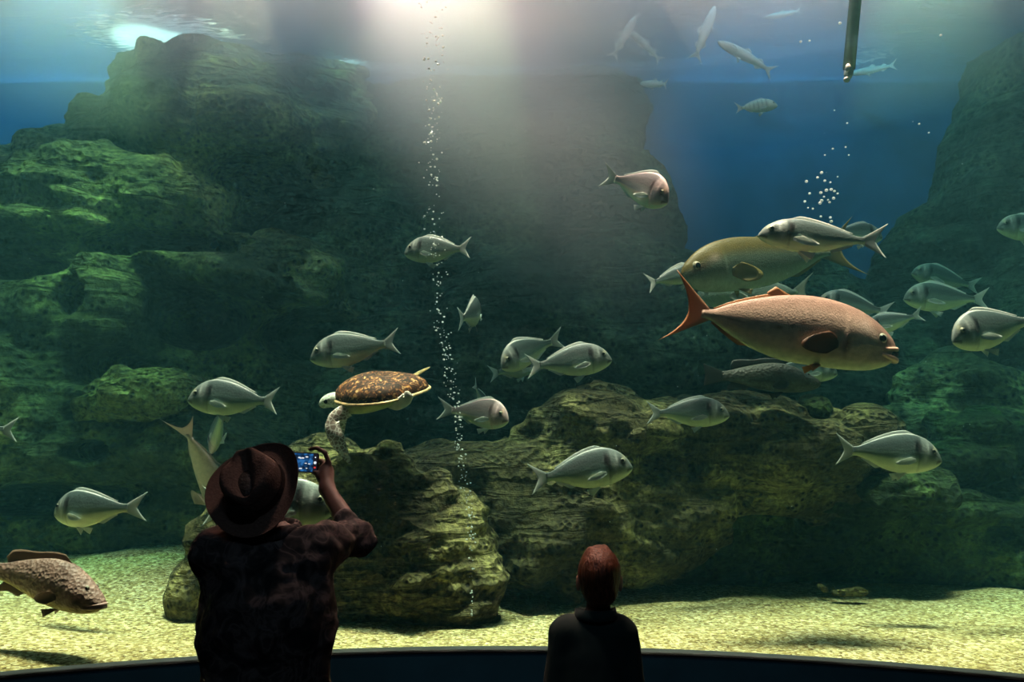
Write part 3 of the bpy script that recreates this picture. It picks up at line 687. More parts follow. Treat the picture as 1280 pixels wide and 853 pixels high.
SPEC = {
 'bream': dict(top=[(0, -.012), (.02, .028), (.06, .082), (.12, .128), (.2, .162), (.3, .176), (.4, .168), (.5, .145), (.6, .112), (.7, .072), (.78, .042), (.835, .036)],
               bot=[(0, -.028), (.02, -.048), (.06, -.075), (.12, -.100), (.2, -.122), (.3, -.136), (.4, -.136), (.5, -.122), (.6, -.092), (.7, -.055), (.78, -.034), (.835, -.034)],
               wid=[(0, .008), (.03, .030), (.1, .054), (.2, .070), (.32, .074), (.45, .064), (.6, .042), (.72, .022), (.835, .009)],
               tail=((.815, -.031), (.815, .031), (.995, -.135), (1.0, .150), .915), eye=(.098, .050, .026), mat=m_bream, fin=(0.70, 0.74, 0.70), fins=dict(dorsal=(.24, .74, .030, .6), anal=(.56, .74, .026), pec=(.262, -.035, .20, .034), pel=(.32, .135))),
 'mullet': dict(top=[(0, .0), (.03, .025), (.1, .052), (.2, .072), (.35, .085), (.5, .082), (.65, .062), (.8, .036), (.86, .030)],
               bot=[(0, -.015), (.03, -.035), (.1, -.060), (.2, -.078), (.35, -.088), (.5, -.082), (.65, -.060), (.8, -.034), (.86, -.030)],
               wid=[(0, .012), (.03, .032), (.1, .052), (.2, .062), (.4, .062), (.6, .044), (.75, .024), (.86, .009)],
               tail=((.84, -.028), (.84, .028), (1.0, -.14), (1.0, .15), .915), eye=(.06, .018, .014), mat=m_bream, fin=(0.72, 0.75, 0.70), fins=dict(dorsal=(.40, .52, .060, .9), dorsal2=(.66, .76, .045, .9), anal=(.64, .76, .045), pec=(.20, .015, .13, .025), pel=(.36, .08))),
 'jack': dict(top=[(0, .005), (.015, .030), (.05, .060), (.10, .093), (.18, .125), (.28, .143), (.38, .145), (.5, .128), (.62, .094), (.72, .056), (.78, .026), (.83, .016)],
               bot=[(0, -.030), (.015, -.062), (.05, -.082), (.10, -.100), (.18, -.112), (.28, -.117), (.40, -.120), (.5, -.114), (.62, -.088), (.72, -.050), (.78, -.022), (.83, -.016)],
               wid=[(0, .010), (.03, .034), (.1, .056), (.2, .070), (.35, .074), (.5, .062), (.65, .040), (.76, .020), (.83, .012)],
               tail=((.79, -.018), (.79, .018), (1.0, -.150), (.965, .165), .888), eye=(.074, .022, .024), mat=m_jack, fin=(0.62, 0.26, 0.10), fins=dict(dorsal=(.46, .54, .030, 2.0), dorsal2=(.50, .78, .010, .7), anal=(.62, .78, .014), pec=(.255, -.030, .16, .050), pel=(.30, .06))),
 'grouper': dict(top=[(0, -.035), (.02, -.010), (.06, .022), (.12, .060), (.2, .105), (.3, .142), (.42, .150), (.55, .128), (.68, .092), (.78, .060), (.84, .050)],
               bot=[(0, -.055), (.02, -.085), (.06, -.108), (.12, -.128), (.2, -.142), (.3, -.146), (.42, -.138), (.55, -.112), (.68, -.074), (.78, -.050), (.84, -.046)],
               wid=[(0, .018), (.03, .046), (.1, .070), (.2, .088), (.35, .090), (.5, .076), (.65, .050), (.78, .026), (.84, .014)],
               tail=((.82, -.044), (.82, .044), (1.0, -.085), (1.0, .10), .985), eye=(.118, .035, .016), mat=m_group, fin=(0.20, 0.13, 0.10), fins=dict(dorsal=(.30, .76, .055, .5), anal=(.60, .76, .05), pec=(.30, -.055, .14, .045), pel=(.32, .10))),
}

def fish(kind, label, cat, head, tail, d, dd=0.0, bend=0.0, roll=0.0, colf=None, fincol=None, group=None, nseg=None, name='fish', deep=1.0, finh=1.0, tint=1.0, pecout=0.15, eye=True, fat=1.0):
    """head and tail tip: where the photo shows them; d: depth in the tank, dd: how much deeper the head lies than the tail"""
    S = SPEC[kind]; colf = colf or {'bream': col_bream, 'mullet': col_mullet, 'jack': col_jack, 'grouper': col_grouper}[kind]
    H = W(head[0], head[1], d + dd / 2); T = W(tail[0], tail[1], d - dd / 2)
    ax = (H - T); Lg = ax.length; ax.normalize()
    up = Vector((0, 0, 1)); side = up.cross(ax)
    if side.length < 0.2: side = Vector((0, 1, 0)).cross(ax) if abs(ax.z) > .9 else side
    side.normalize(); up2 = ax.cross(side).normalized()
    R = Matrix((ax, side, up2)).transposed().to_4x4() @ Matrix.Rotation(roll, 4, 'X')
    root = empty(name, (0, 0, 0)); mid = (H + T) / 2
    root.matrix_world = Matrix.Translation(mid) @ R
    tag(root, label, cat, group)
    fc = fincol or S['fin']
    def sk(s): # along the fish: x position and sideways sway of the spine
        x = (0.5 - s) * Lg
        y = bend * Lg * (max(0, s - 0.25) ** 2) * 1.6 - bend * Lg * 0.12
        return x, y
    NS, NT = (56, 32) if Lg < .9 else (96, 56)
    s_end = S['top'][-1][0]
    mb = MB(); rows = []
    for i in range(NS + 1):
        u = i / NS; s = s_end * (u ** 1.35)
        zt = curve(S['top'], s) * Lg * deep; zb = curve(S['bot'], s) * Lg * deep; wd = max(curve(S['wid'], s), .004) * Lg * fat
        x, y0 = sk(s); zc = (zt + zb) / 2; hh = max((zt - zb) / 2, 0.001 * Lg)
        for k in range(NT):
            th = 2 * PI * k / NT; sn, cs = math.sin(th), math.cos(th)
            # cs: sideways, sn: upward; a slight keel above and below
            gill = 1 + .10 * sstep(.05, .20, s) * (1 - sstep(.222, .236, s)) * (1 - abs(sn) ** 3)
            yy = gill * wd * (abs(cs) ** 0.85) * (1 if cs > 0 else -1) * (1 - 0.22 * abs(sn) ** 3); zz = zc + hh * sn
            mb.v.append((x, y0 + yy, zz)); mb.c.append(tuple(c * tint for c in colf(s, sn)))
    for i in range(NS):
        for k in range(NT):
            mb.f.append((i * NT + k, i * NT + (k + 1) % NT, (i + 1) * NT + (k + 1) % NT, (i + 1) * NT + k)); mb.m.append(0)
    mb.f.append(tuple(range(NT - 1, -1, -1))); mb.f.append(tuple(NS * NT + k for k in range(NT))); mb.m += [0, 0]
    body = mb.build('body', S['mat'], root)
    sc = Lg
    def fin(nm, base, tip, mat=m_fin, col=fc, th=0.004, nu=14, nv=6, yb=None, yt=None, col2=None):
        """base/tip: functions u -> (s, z) in lengths; yb/yt: sideways offsets"""
        m = MB(); col2 = col2 or col
        for side_ in (1, -1):
            for j in range(nv + 1):
                v = j / nv
                for i in range(nu + 1):
                    u = i / nu; b = base(u); t = tip(u)
                    s = lerp(b[0], t[0], v); z = lerp(b[1], t[1], v)
                    x, y = sk(s); ys = lerp(yb(u) if yb else 0, yt(u) if yt else 0, v)
                    edge = min(1, 4 * min(u, 1 - u) + .15)
                    h = th * sc * (1 - 0.85 * v) * (0.75 + 0.25 * math.cos(u * nu * PI)) * edge * 0.6
                    m.v.append((x, y + ys * sc + side_ * h, z * sc)); m.c.append(tuple(c * tint for c in mixc(col, col2, v)))
        n1 = (nu + 1) * (nv + 1)
        def q(a, b, c, d_): m.f.append((a, b, c, d_)); m.m.append(0)
        for j in range(nv):
            for i in range(nu):
                a = j * (nu + 1) + i
                q(a, a + 1, a + nu + 2, a + nu + 1); q(n1 + a + 1, n1 + a, n1 + a + nu + 1, n1 + a + nu + 2)
        for i in range(nu):
            q(i + 1, i, n1 + i, n1 + i + 1); a = nv * (nu + 1) + i; q(a, a + 1, n1 + a + 1, n1 + a)
        for j in range(nv):
            a = j * (nu + 1); q(a, a + nu + 1, n1 + a + nu + 1, n1 + a); a += nu; q(a + nu + 1, a, n1 + a, n1 + a + nu + 1)
        return m.build(nm, mat, root)
    tl = S['tail']; (b0s, b0z), (b1s, b1z), (t0s, t0z), (t1s, t1z), notch = tl
    def tb(u): return (lerp(b0s, b1s, u), lerp(b0z, b1z, u) * deep)
    def tt(u):
        w_ = abs(2 * u - 1); z = t0z * (1 - u) * 1.0 + t1z * u if False else (t0z * max(0, 1 - 2 * u) + t1z * max(0, 2 * u - 1))
        s = lerp(notch, t0s if u < .5 else t1s, w_ ** (1.25 if kind != 'jack' else 1.8)); return (s, z)
    fin('tail_fin', tb, tt, th=.010, nu=22, nv=8, col=mixc(fc, colf(.8, 0), .6), col2=fc)
    F = S['fins']
    def dors(nm, a, b, h, lean, top=True, key='top'):
        def bs(u):
            s = lerp(a, b, u); z = curve(S[key], s) * deep; return (s, z * 0.97)
        def tp(u):
            s = lerp(a, b, u); z = curve(S[key], s) * deep
            k = (sstep(0, .18, u) * (1 - 0.65 * u)) if kind != 'grouper' else sstep(0, .1, u) * (0.7 + 0.5 * sstep(.5, .85, u)) * (1 - sstep(.9, 1, u) * .5)
            hh = h * k * finh + .002
            return (min(s + hh * lean, 0.99), z * .99 + (hh if key == 'top' else -hh))
        fin(nm, bs, tp, th=.007, nu=20, nv=4)
    dors('dorsal_fin', *F['dorsal'])
    if 'dorsal2' in F: dors('dorsal_fin', *F['dorsal2'])
    a, b, h = F['anal']; dors('anal_fin', a, b, h, .9, key='bot')
    ps, pz, pl, pw = F['pec']; pcol = (.16, .08, .05) if cat == 'fish' and colf is col_jack else fc
    for sd in (1, -1):
        def wy(s): return curve(S['wid'], s) * fat * .93
        yb = lambda u, sd=sd: sd * wy(ps)
        fin('pectoral_fin', lambda u: (ps, pz + pw * .7 * (u - .5)), lambda u: (ps + pl * (.18 + .82 * max(0, math.cos(lerp(-1.35, 1.35, u))) ** 1.2), pz - pl * .20 * max(0, math.cos(lerp(-1.35, 1.35, u))) + pw * 1.0 * math.sin(lerp(-1.35, 1.35, u))),
            yb=yb, yt=lambda u, sd=sd: sd * (wy(ps) + pl * pecout), th=.005, nu=10, nv=5, col=pcol)
        ls, ll = F['pel']; zb = curve(S['bot'], ls) * deep
        fin('pelvic_fin', lambda u: (ls + .03 * u, zb * .95), lambda u: (ls + ll * (.75 + .25 * u), zb - ll * (.55 - .45 * u)), yb=lambda u, sd=sd: sd * .015, yt=lambda u, sd=sd: sd * .050, th=.006, nu=8, nv=4)
        if eye:
            es, ez, er = S['eye']; x, y = sk(es); zt = curve(S['top'], es) * deep; zb_ = curve(S['bot'], es) * deep; sn = max(-1, min(1, (ez * deep - (zt + zb_) / 2) / ((zt - zb_) / 2)))
            cs = math.sqrt(1 - sn * sn); yy = sd * curve(S['wid'], es) * fat * (cs ** .85) * (1 - .22 * abs(sn) ** 3)
            m = MB(); v, f = ball((x, y + (yy - sd * er * .45) * sc, ez * deep * sc), (er * sc, er * sc * .8, er * sc)); m.add(v, f, mi=0)
            e = m.build('eye', m_eye, root)
            m = MB(); v, f = ball((x, y + (yy + sd * er * .17) * sc, ez * deep * sc), (er * sc * .62, er * sc * .28, er * sc * .62), 12, 7); m.add(v, f)
            m.build('pupil', m_pupil, e)
    root['len'] = round(Lg, 3)
    return root, Lg, sk

BR = 'bream'
G_ = 'sea bream cruising the tank'
tealf = dict(tint=0.85)
def bream(label, h, t, d, dd=0, bend=0, **k):
    k.setdefault('deep', 1.16)
    return fish(BR, label, 'fish', h, t, d, dd, bend, group=k.pop('group', None), name='sea_bream', **k)
bream('silver bream facing left in front of the bubble column, highest of those near it', (505, 315), (592, 312), 4.75, .15, 0.12)
bream('rosy silver bream turning towards the window, alone in the hazy water at upper centre right', (833, 250), (768, 222), 4.7, -.40, -.25, colf=col_rosy, deep=1.25)
bream('small narrow looking bream seen from behind, below and right of the highest silver bream', (595, 388), (582, 400), 4.9, .50, .12, roll=0)
bream('silver bream facing left with raised tail, directly above the sea turtle', (387, 447), (502, 428), 4.75, .05, .1)
bream('pale green bream facing left over the rocks, just above the hat', (234, 498), (353, 503), 4.7, .05, .12)
bream('bream with head turned down left towards the window, left one of the pair at centre', (629, 458), (690, 424), 4.95, -.36, .25)
bream('teal bream mostly hidden below the left one of the centre pair', (668, 456), (617, 468), 5.5, .30, .15, tint=1.0)
bream('silver green bream facing right, right one of the pair above the ridge at centre', (765, 448), (656, 460), 4.8, .05, -.12)
bream('rosy grey bream facing right just above the ridge, where the bubbles pass', (633, 524), (564, 512), 4.9, -.36, -.3, colf=col_rosy)
bream('dim teal bream behind the rosy grey one, its tail raised', (610, 520), (592, 478), 5.6, .25, 0, tint=1.2)
bream('large silver bream facing right low in front of the central ridge', (791, 582), (660, 600), 4.65, .05, -.15)
bream('green backed bream facing right along the top of the ridge', (912, 518), (808, 517), 4.9, -.1, -.15)
bream('silver bream facing right in front of the right hand rocks, lowest on the right', (1178, 574), (1040, 562), 4.6, 0, -.1)
bream('pale bream facing left and away above the sand, over the brown grouper', (72, 640), (164, 636), 4.45, .22, -.25)
bream('large bream head peeping right between the hat and the raised arm', (420, 634), (252, 634), 4.35, -.1, 0, deep=1.12)
bream('bream leaving the picture at the left edge, tail only', (-88, 540), (23, 538), 4.6, 0, 0)
bream('large silver bream facing left above the pink amberjack, nearest of that school', (948, 292), (1103, 306), 4.45, 0, .12, deep=.86)
bream('teal bream facing right half hidden behind the topmost large bream tail', (1103, 296), (1035, 290), 5.4, .1, 0, tint=1.1)
bream('teal bream facing left in the open water right of the school, below a dark one', (1130, 372), (1232, 376), 5.5, 0, .12, tint=1.2)
bream('teal bream facing left tucked behind the forehead of the pink amberjack', (1022, 376), (1113, 392), 5.4, 0, .12, tint=1.1)
bream('small grey bream behind the snout of the pink amberjack, tail raised', (1080, 412), (1153, 394), 5.3, .1, .2, tint=1.2)
bream('dark teal bream facing left, dimmest one, above the teal bream at right', (1140, 340), (1222, 360), 6.3, 0, .1, tint=.8)
bream('silver bream facing left near the right edge with head towards the window', (1193, 424), (1290, 400), 4.5, -.22, .2)
bream('teal bream head entering at the upper right edge', (1246, 284), (1340, 292), 5.5, 0, 0, tint=1.1)
bream('pale slender bream swimming up right behind the orange tail', (885, 336), (802, 358), 5.0, .1, -.2, deep=.85)
bream('teal bream head peering out from behind the jaw of the dark fish, under the amberjack', (1047, 466), (960, 460), 5.45, 0, 0, tint=1.1)
bream('pale teal bream nosing down behind the pale green bream over the hat', (262, 565), (285, 500), 5.3, .3, .1, tint=1.0)
fish('bream', 'small striped bream facing right alone in the blue water near the surface', 'fish', (972, 131), (917, 137), 6.6, 0, -.1, colf=col_striped, name='striped_bream', finh=1.2)

# mullets right under the surface
def mullet(label, h, t, d, dd=0, bend=0, **k):
    return fish('mullet', label, 'fish', h, t, d, dd, bend, name='mullet', colf=col_mullet, fincol=(.8, .84, .8), **k)
mullet('pale mullet rising to the surface, left one of the crossing pair at top', (795, 20), (765, 72), 7.1, 0, .1)
mullet('pale mullet heading up left, right one of the crossing pair at top', (786, 38), (828, 76), 7.25, 0, -.1)
mullet('pale mullet rising steeply to the surface left of the slanting mullet', (893, 8), (869, 74), 7.0, 0, .12)
mullet('pale mullet slanting up left with spread tail, clearest of the surface fish', (897, 52), (970, 90), 6.7, 0, -.08)
mullet('pale mullet at the surface seen edge on, near the steel pole', (955, 22), (1003, 14), 7.2, .1, .1)
mullet('dim pale mullet under the surface left of the slanting mullet', (800, 104), (838, 106), 7.05, .3, .1)
mullet('dim pale mullet behind the lower end of the steel pole', (1062, 92), (1122, 82), 7.5, .2, .1)

# amberjacks
jk, JL, jsk = fish('jack', 'big pink amberjack with orange tail facing right, largest fish in the tank', 'fish', (1121, 435), (825, 386), 4.32, -.05, -.10, name='amberjack', deep=1.12, fat=.85)
# its open mouth: upper lip, lower jaw
def jpt(s, z, y=0): x, yy = jsk(s); return (x, yy + y, z * JL)
m_lip = simple('pink lip', (0.62, 0.36, 0.28), 0.4, var=.1)
m_mouth = simple('dark mouth', (0.03, 0.012, 0.01), 0.6, var=.1)
m = MB()
for z0, r in ((-.006, .011), (-.054, .013)):
    pts = [jpt(.10 - .0 * k, z0 - .008 + (0.010 if z0 < -.03 else -.004), .046 * JL) for k in (0,)]
    path = []
    for k in range(13):
        a = -PI / 2 + PI * k / 12
        s = .012 + .075 * (1 - math.cos(a)) * (1 if z0 > -.03 else 1); y = .030 * math.sin(a) * (1 + .2 * abs(math.sin(a)))
        path.append(jpt(s - (0.018 if z0 < -.03 else .014), z0 + (.014 if z0 < -.03 else -.016) * (1 - math.cos(a)), y * JL))
    v, f = tube(path, [r * JL * (0.65 + .35 * math.sin(PI * k / 12)) for k in range(13)], 10); 
    mm = MB(); mm.add(v, f); mm.build('upper_lip' if z0 > -.03 else 'lower_jaw', m_lip, jk)
mm = MB(); v, f = ball(jpt(.012, -.030), (.026 * JL, .026 * JL, .020 * JL)); mm.add(v, f); mm.build('mouth', m_mouth, jk)
fish('jack', 'olive backed amberjack facing left behind the topmost large bream', 'fish', (856, 340), (1050, 318), 4.95, -.5, .22, colf=col_olive, fincol=(.22, .19, .06), name='amberjack', deep=1.0, tint=.9, fat=.75)
fish('jack', 'pale grey green amberjack facing left under the olive one', 'fish', (872, 368), (1020, 366), 5.25, 0, .1, colf=col_pale, fincol=(.35, .42, .34), name='amberjack', deep=1.05)
fish('jack', 'large pinkish grey fish diving tail up behind the hat, beside the left rocks', 'fish', (283, 668), (236, 512), 5.40, .2, -.2, colf=lambda s, t, r=0: mixc((.85, .60, .55), (.65, .42, .38), sstep(-.5, .8, t)), fincol=(.6, .42, .36), name='amberjack', roll=1.15, deep=1.05, fat=1.05, pecout=.5, tint=1.1)
fish('grouper', 'dark olive fish facing right, resting behind the ridge under the pink amberjack', 'fish', (1026, 474), (878, 470), 5.15, 0, -.05, colf=col_dark, fincol=(.03, .035, .03), name='drum_fish', deep=.85, tint=.28)
gk, GL, gsk = fish('grouper', 'brown mottled grouper facing right low at the left edge above the sand', 'fish', (130, 747), (-22, 706), 4.0, -.18, -.12, name='grouper', fincol=(.30, .19, .13), deep=1.05, roll=.0)
for z0, r, nm in ((-.044, .010, 'upper_lip'), (-.062, .012, 'lower_lip')):
    path = []
    for k in range(17):
        a = -PI / 2 + PI * k / 16; q = 1 - math.cos(a)
        s = -.006 + .12 * q; x, yy = gsk(s); path.append((x, yy + (.058 * math.sin(a)) * GL * (1.0), (z0 - .030 * q) * GL))
    v, f = tube(path, [r * GL * (.6 + .4 * math.sin(PI * k / 16)) for k in range(17)], 10); mm = MB(); mm.add(v, f)
    mm.build(nm, simple('grouper lip', (0.46, 0.27, 0.23), 0.5, var=.1), gk)

# ------------------------------------------------------------------ sea turtle
def turtle():
    d = 4.7
    C = W(478, 491, d); s = d / FPX
    root = empty('sea_turtle', C); root.rotation_euler = (math.radians(20), math.radians(-11), 0)
    tag(root, 'brown shelled sea turtle swimming left above the front rock, flipper hanging down', 'turtle')
    m_shell, nt, out = new_mat('mottled turtle shell'); L = nt.links.new
    p = nd(nt, 'ShaderNodeBsdfPrincipled'); p.inputs['Roughness'].default_value = .75; p.inputs['Specular IOR Level'].default_value = .25; L(p.outputs[0], out.inputs['Surface'])
    tc = nd(nt, 'ShaderNodeTexCoord')
    n1 = nd(nt, 'ShaderNodeTexNoise'); n1.inputs['Scale'].default_value = 34; n1.inputs['Detail'].default_value = 5; n1.inputs['Distortion'].default_value = 1.2; L(tc.outputs['Object'], n1.inputs['Vector'])
    r = ramp(nt, [(0.42, (.025, .009, .005)), (.54, (.10, .035, .013)), (.63, (.42, .20, .07)), (.70, (.70, .48, .22))]); L(n1.outputs[0], r.inputs[0])
    v1 = nd(nt, 'ShaderNodeTexVoronoi', feature='DISTANCE_TO_EDGE'); v1.inputs['Scale'].default_value = 9; L(tc.outputs['Object'], v1.inputs['Vector'])
    r2 = ramp(nt, [(0.0, (1, .75, .5)), (.04, (.55, .5, .5)), (.12, (.85, .85, .85))]); L(v1.outputs['Distance'], r2.inputs[0])
    mx = nd(nt, 'ShaderNodeMixRGB', blend_type='MULTIPLY'); mx.inputs[0].default_value = 1; L(r.outputs[0], mx.inputs[1]); L(r2.outputs[0], mx.inputs[2]); L(mx.outputs[0], p.inputs['Base Color'])
    b = nd(nt, 'ShaderNodeBump'); b.inputs['Distance'].default_value = .01; b.inputs['Strength'].default_value = .8; L(v1.outputs['Distance'], b.inputs['Height']); L(b.outputs[0], p.inputs['Normal'])
    m_belly = simple('yellow turtle belly', (.62, .60, .22), .5, var=.15, bscale=18)
    def skin(name, light, dark, sc_=38, w_=.10):
        m, nt, out = new_mat(name); L = nt.links.new
        p = nd(nt, 'ShaderNodeBsdfPrincipled'); p.inputs['Roughness'].default_value = .5; L(p.outputs[0], out.inputs['Surface'])
        tc = nd(nt, 'ShaderNodeTexCoord'); v1 = nd(nt, 'ShaderNodeTexVoronoi', feature='DISTANCE_TO_EDGE'); v1.inputs['Scale'].default_value = sc_; L(tc.outputs['Object'], v1.inputs['Vector'])
        r = ramp(nt, [(0, light), (w_, light), (w_ + .06, dark)]); L(v1.outputs['Distance'], r.inputs[0]); L(r.outputs[0], p.inputs['Base Color']); return m
    m_skin = skin('scaly turtle skin', (.72, .72, .60), (.30, .28, .22))
    m_head = skin('turtle head skin', (.70, .74, .66), (.42, .45, .36), 42, .08)
    px = lambda x, y, dy=0.0: Vector(((x - 478) * s, dy, -(y - 491) * s))
    # carapace: heart shaped dome; facing -x
    NU, NV = 44, 16; vs = []; fs = []
    a_, b_, hgt = 0.262, 0.215, 0.118
    def rim(th):
        cx, sy = math.cos(th), math.sin(th)
        rr = 1 + .05 * math.cos(2 * th)
        x = -cx * a_ * rr; y = sy * b_ * (1 - .28 * max(0, -cx) ** 1.5 * 1.0)
        return x, y
    for j in range(NV + 1):
        v = j / NV
        for i in range(NU):
            th = 2 * PI * i / NU; x, y = rim(th)
            ph = v * PI / 2
            ser = 1 + (.018 * math.cos(th * 24) if j == 0 else 0)
            vs.append((x * math.cos(ph) ** .9 * ser, y * math.cos(ph) ** .9 * ser, hgt * math.sin(ph) ** .85 + .02 * x / a_ * -1))
    for j in range(NV):
        for i in range(NU):
            fs.append((j * NU + i, j * NU + (i + 1) % NU, (j + 1) * NU + (i + 1) % NU, (j + 1) * NU + i))
    base = len(vs)
    for v in (0.0, .35, .7, 1.0):
        for i in range(NU):
            th = 2 * PI * i / NU; x, y = rim(th); vs.append((x * (1 - v) * .97, y * (1 - v) * .97, -.012 - .012 * v - .02 * x / a_ * (1 - v)))
    for i in range(NU): fs.append((base + i, base + (i + 1) % NU, (i + 1) % NU, i))
    for j in range(3):
        for i in range(NU): fs.append((base + (j + 1) * NU + i, base + (j + 1) * NU + (i + 1) % NU, base + j * NU + (i + 1) % NU, base + j * NU + i))
    mesh_obj('carapace', vs, fs, m_shell, root)
    m_rim = simple('pale shell rim', (.62, .42, .20), .5, var=.5, bscale=40)
    path = [(x * 1.0, y * 1.0, -.004 - .02 * x / a_) for x, y in (rim(2 * PI * i / 48) for i in range(49))]
    mm = MB(); v, f = tube(path, .013, 8, flat=.7); mm.add(v, f); mm.build('shell_rim', m_rim, root)
    # plastron
    F = Field((-.3, -.25, -.16), (.3, .25, .06), .009)
    F.ell((-.02, 0, -.022), (.240, .18, .055), .02); F.ell((-.10, 0, -.03), (.15, .15, .055), .04)
    V, Q = F.mesh(); mesh_obj('plastron', V, Q, m_belly, root)
    # neck and head
    F = Field((-.45, -.12, -.12), (-.12, .12, .12), .006)
    F.cap((-.18, 0, -.01), (-.275, -.01, .012), .060, .043, .02); F.ell((-.305, -.012, .018), (.060, .040, .040), .02, (0, math.radians(-6), 0)); F.ell((-.345, -.013, .003), (.030, .024, .024), .02)
    V, Q = F.mesh(); hd = mesh_obj('head', V, Q, m_head, root)
    for sd in (1, -1):
        mm = MB(); v, f = ball((-.325, -.012 + sd * .034, .022), (.014, .008, .013)); mm.add(v, f); mm.build('eye', m_pupil, hd)
    mm = MB(); v, f = ball((-.356, -.013, -.004), (.022, .019, .014)); mm.add(v, f); mm.build('beak', simple('dark beak', (.10, .10, .06), .4, var=.3), hd)
    # flippers: flattened tapering blades
    def blade(nm, pts, widths, th, mat, nrm):
        F2 = MB(); n = len(pts); N = 20; K = 12; P = [Vector(q) for q in pts]
        nr = Vector(nrm).normalized()
        for i in range(N + 1):
            t = i / N * (n - 1); k = min(int(t), n - 2); f_ = t - k
            g = lambda A, k: A[max(0, min(n - 1, k))]
            def cr(a, b, c, d_): return .5 * ((2 * b) + (c - a) * f_ + (2 * a - 5 * b + 4 * c - d_) * f_ ** 2 + (-a + 3 * b - 3 * c + d_) * f_ ** 3)
            c = cr(g(P, k - 1), g(P, k), g(P, k + 1), g(P, k + 2)); w_ = lerp(widths[k], widths[k + 1], f_)
            tdir = (g(P, k + 1) - g(P, k)).normalized(); sdv = nr.cross(tdir).normalized()
            for j in range(K):
                a = 2 * PI * j / K; F2.v.append(tuple(c + sdv * (w_ * math.cos(a)) + nr * (max(th * w_ / max(widths), .002) * math.sin(a))))
        for i in range(N):
            for j in range(K): F2.f.append((i * K + j, i * K + (j + 1) % K, (i + 1) * K + (j + 1) % K, (i + 1) * K + j)); F2.m.append(0)
        F2.f.append(tuple(range(K - 1, -1, -1))); F2.f.append(tuple(N * K + j for j in range(K))); F2.m += [0, 0]
        return F2.build(nm, mat, root)
    m_flip = skin('banded flipper skin', (.72, .66, .60), (.24, .17, .14), 40, .05)
    near = -.15
    blade('front_flipper', [px(436, 497, near + .02), px(418, 505, near - .03), px(419, 525, near - .06), px(428, 560, near - .06)], [.045, .042, .048, .006], .016, m_flip, (.3, -1, .15))
    blade('front_flipper', [px(440, 500, .14), px(420, 512, .20), px(411, 530, .25), px(404, 556, .27)], [.04, .04, .03, .005], .014, m_skin, (.3, 1, .1))
    m_rf = simple('pale rear flipper', (.78, .70, .60), .55, var=.15, bscale=20)
    blade('rear_flipper', [px(485, 500, near + .03), px(498, 500, near - .02), px(512, 492, near - .05), px(513, 484, near - .05)], [.022, .035, .036, .008], .014, m_rf, (0, -1, .1))
    blade('rear_flipper', [px(505, 488, .06), px(515, 484, .08), px(528, 479, .09), px(541, 475, .09)], [.028, .022, .016, .005], .010, simple('olive rear flipper', (.42, .33, .12), .5, var=.4, bscale=30), (0, -.5, 1))
    blade('tail', [px(478, 505, 0), px(488, 508, 0), px(492, 512, 0)], [.02, .014, .004], .012, m_belly, (0, -1, .1))
turtle()

# ------------------------------------------------------------------ bubbles
m_bub, nt, out = new_mat('air bubble'); p = nd(nt, 'ShaderNodeBsdfPrincipled'); p.inputs['Base Color'].default_value = (1, 1, 1, 1); p.inputs['Roughness'].default_value = .1
tl = nd(nt, 'ShaderNodeBsdfTranslucent'); tl.inputs[0].default_value = (1, 1, 1, 1); ms = nd(nt, 'ShaderNodeMixShader'); ms.inputs[0].default_value = .45
nt.links.new(p.outputs[0], ms.inputs[1]); nt.links.new(tl.outputs[0], ms.inputs[2]); nt.links.new(ms.outputs[0], out.inputs['Surface'])
rs = random.Random(5)
path = [(590, 772, .5), (589, 690, 4), (588, 640, 5), (581, 600, 7), (573, 560, 5), (572, 530, 6), (566, 490, 8), (560, 450, 9), (552, 410, 9), (547, 350, 9), (544, 300, 10), (541, 240, 10), (540, 180, 11), (542, 130, 11), (541, 95, 13), (541, 50, 16), (543, 5, 20), (544, -60, 24)]
mb = MB()
for i in range(520):
    t = rs.random() ** 1.0 * (len(path) - 1); k = min(int(t), len(path) - 2); f_ = t - k
    x = lerp(path[k][0], path[k + 1][0], f_); y = lerp(path[k][1], path[k + 1][1], f_); w_ = lerp(path[k][2], path[k + 1][2], f_)
    q = rs.gauss(0, .55); q = max(-1.6, min(1.6, q))
    c = W(x + w_ * q, y, 4.52 + rs.uniform(-.04, .06)); r = rs.choice([.0022, .003, .004, .005, .0065]) * (1.0 + .25 * (y < 200))
    v, f = ball(c, (r, r, r * rs.uniform(.6, .9)), 7, 5); mb.add(v, f)
bs = mb.build('bubble_stream', m_bub)
tag(bs, 'thin column of white air bubbles rising from the sand to the surface', 'bubbles', kind='stuff')
pts = [(1027, 216, 3), (1022, 222, 2.5), (1008, 227, 3), (1031, 226, 2.5), (1038, 228, 2), (1012, 242, 2.5), (1026, 241, 3), (1033, 238, 3.2), (1039, 237, 3), (1043, 239, 2.5), (1047, 242, 2), (1027, 251, 3.2), (1035, 250, 2), (1042, 248, 3), (1006, 252, 2.5), (1025, 254, 3), (1016, 261, 2), (1030, 246, 2),
       (1037, 253, 2.4), (1010, 260, 1.6), (1026, 271, 2.4), (1038, 272, 2.6), (1039, 277, 3), (1047, 221, 1.6), (1041, 186, 2), (1057, 184, 1.8), (1031, 194, 1.6), (1061, 194, 1.6), (1059, 154, 1.8), (1043, 138, 1.4), (1149, 155, 2), (1161, 166, 1.8), (1176, 44, 2.5), (1050, 29, 3), (1001, 52, 2.4), (1012, 51, 2.2)]
b0 = None
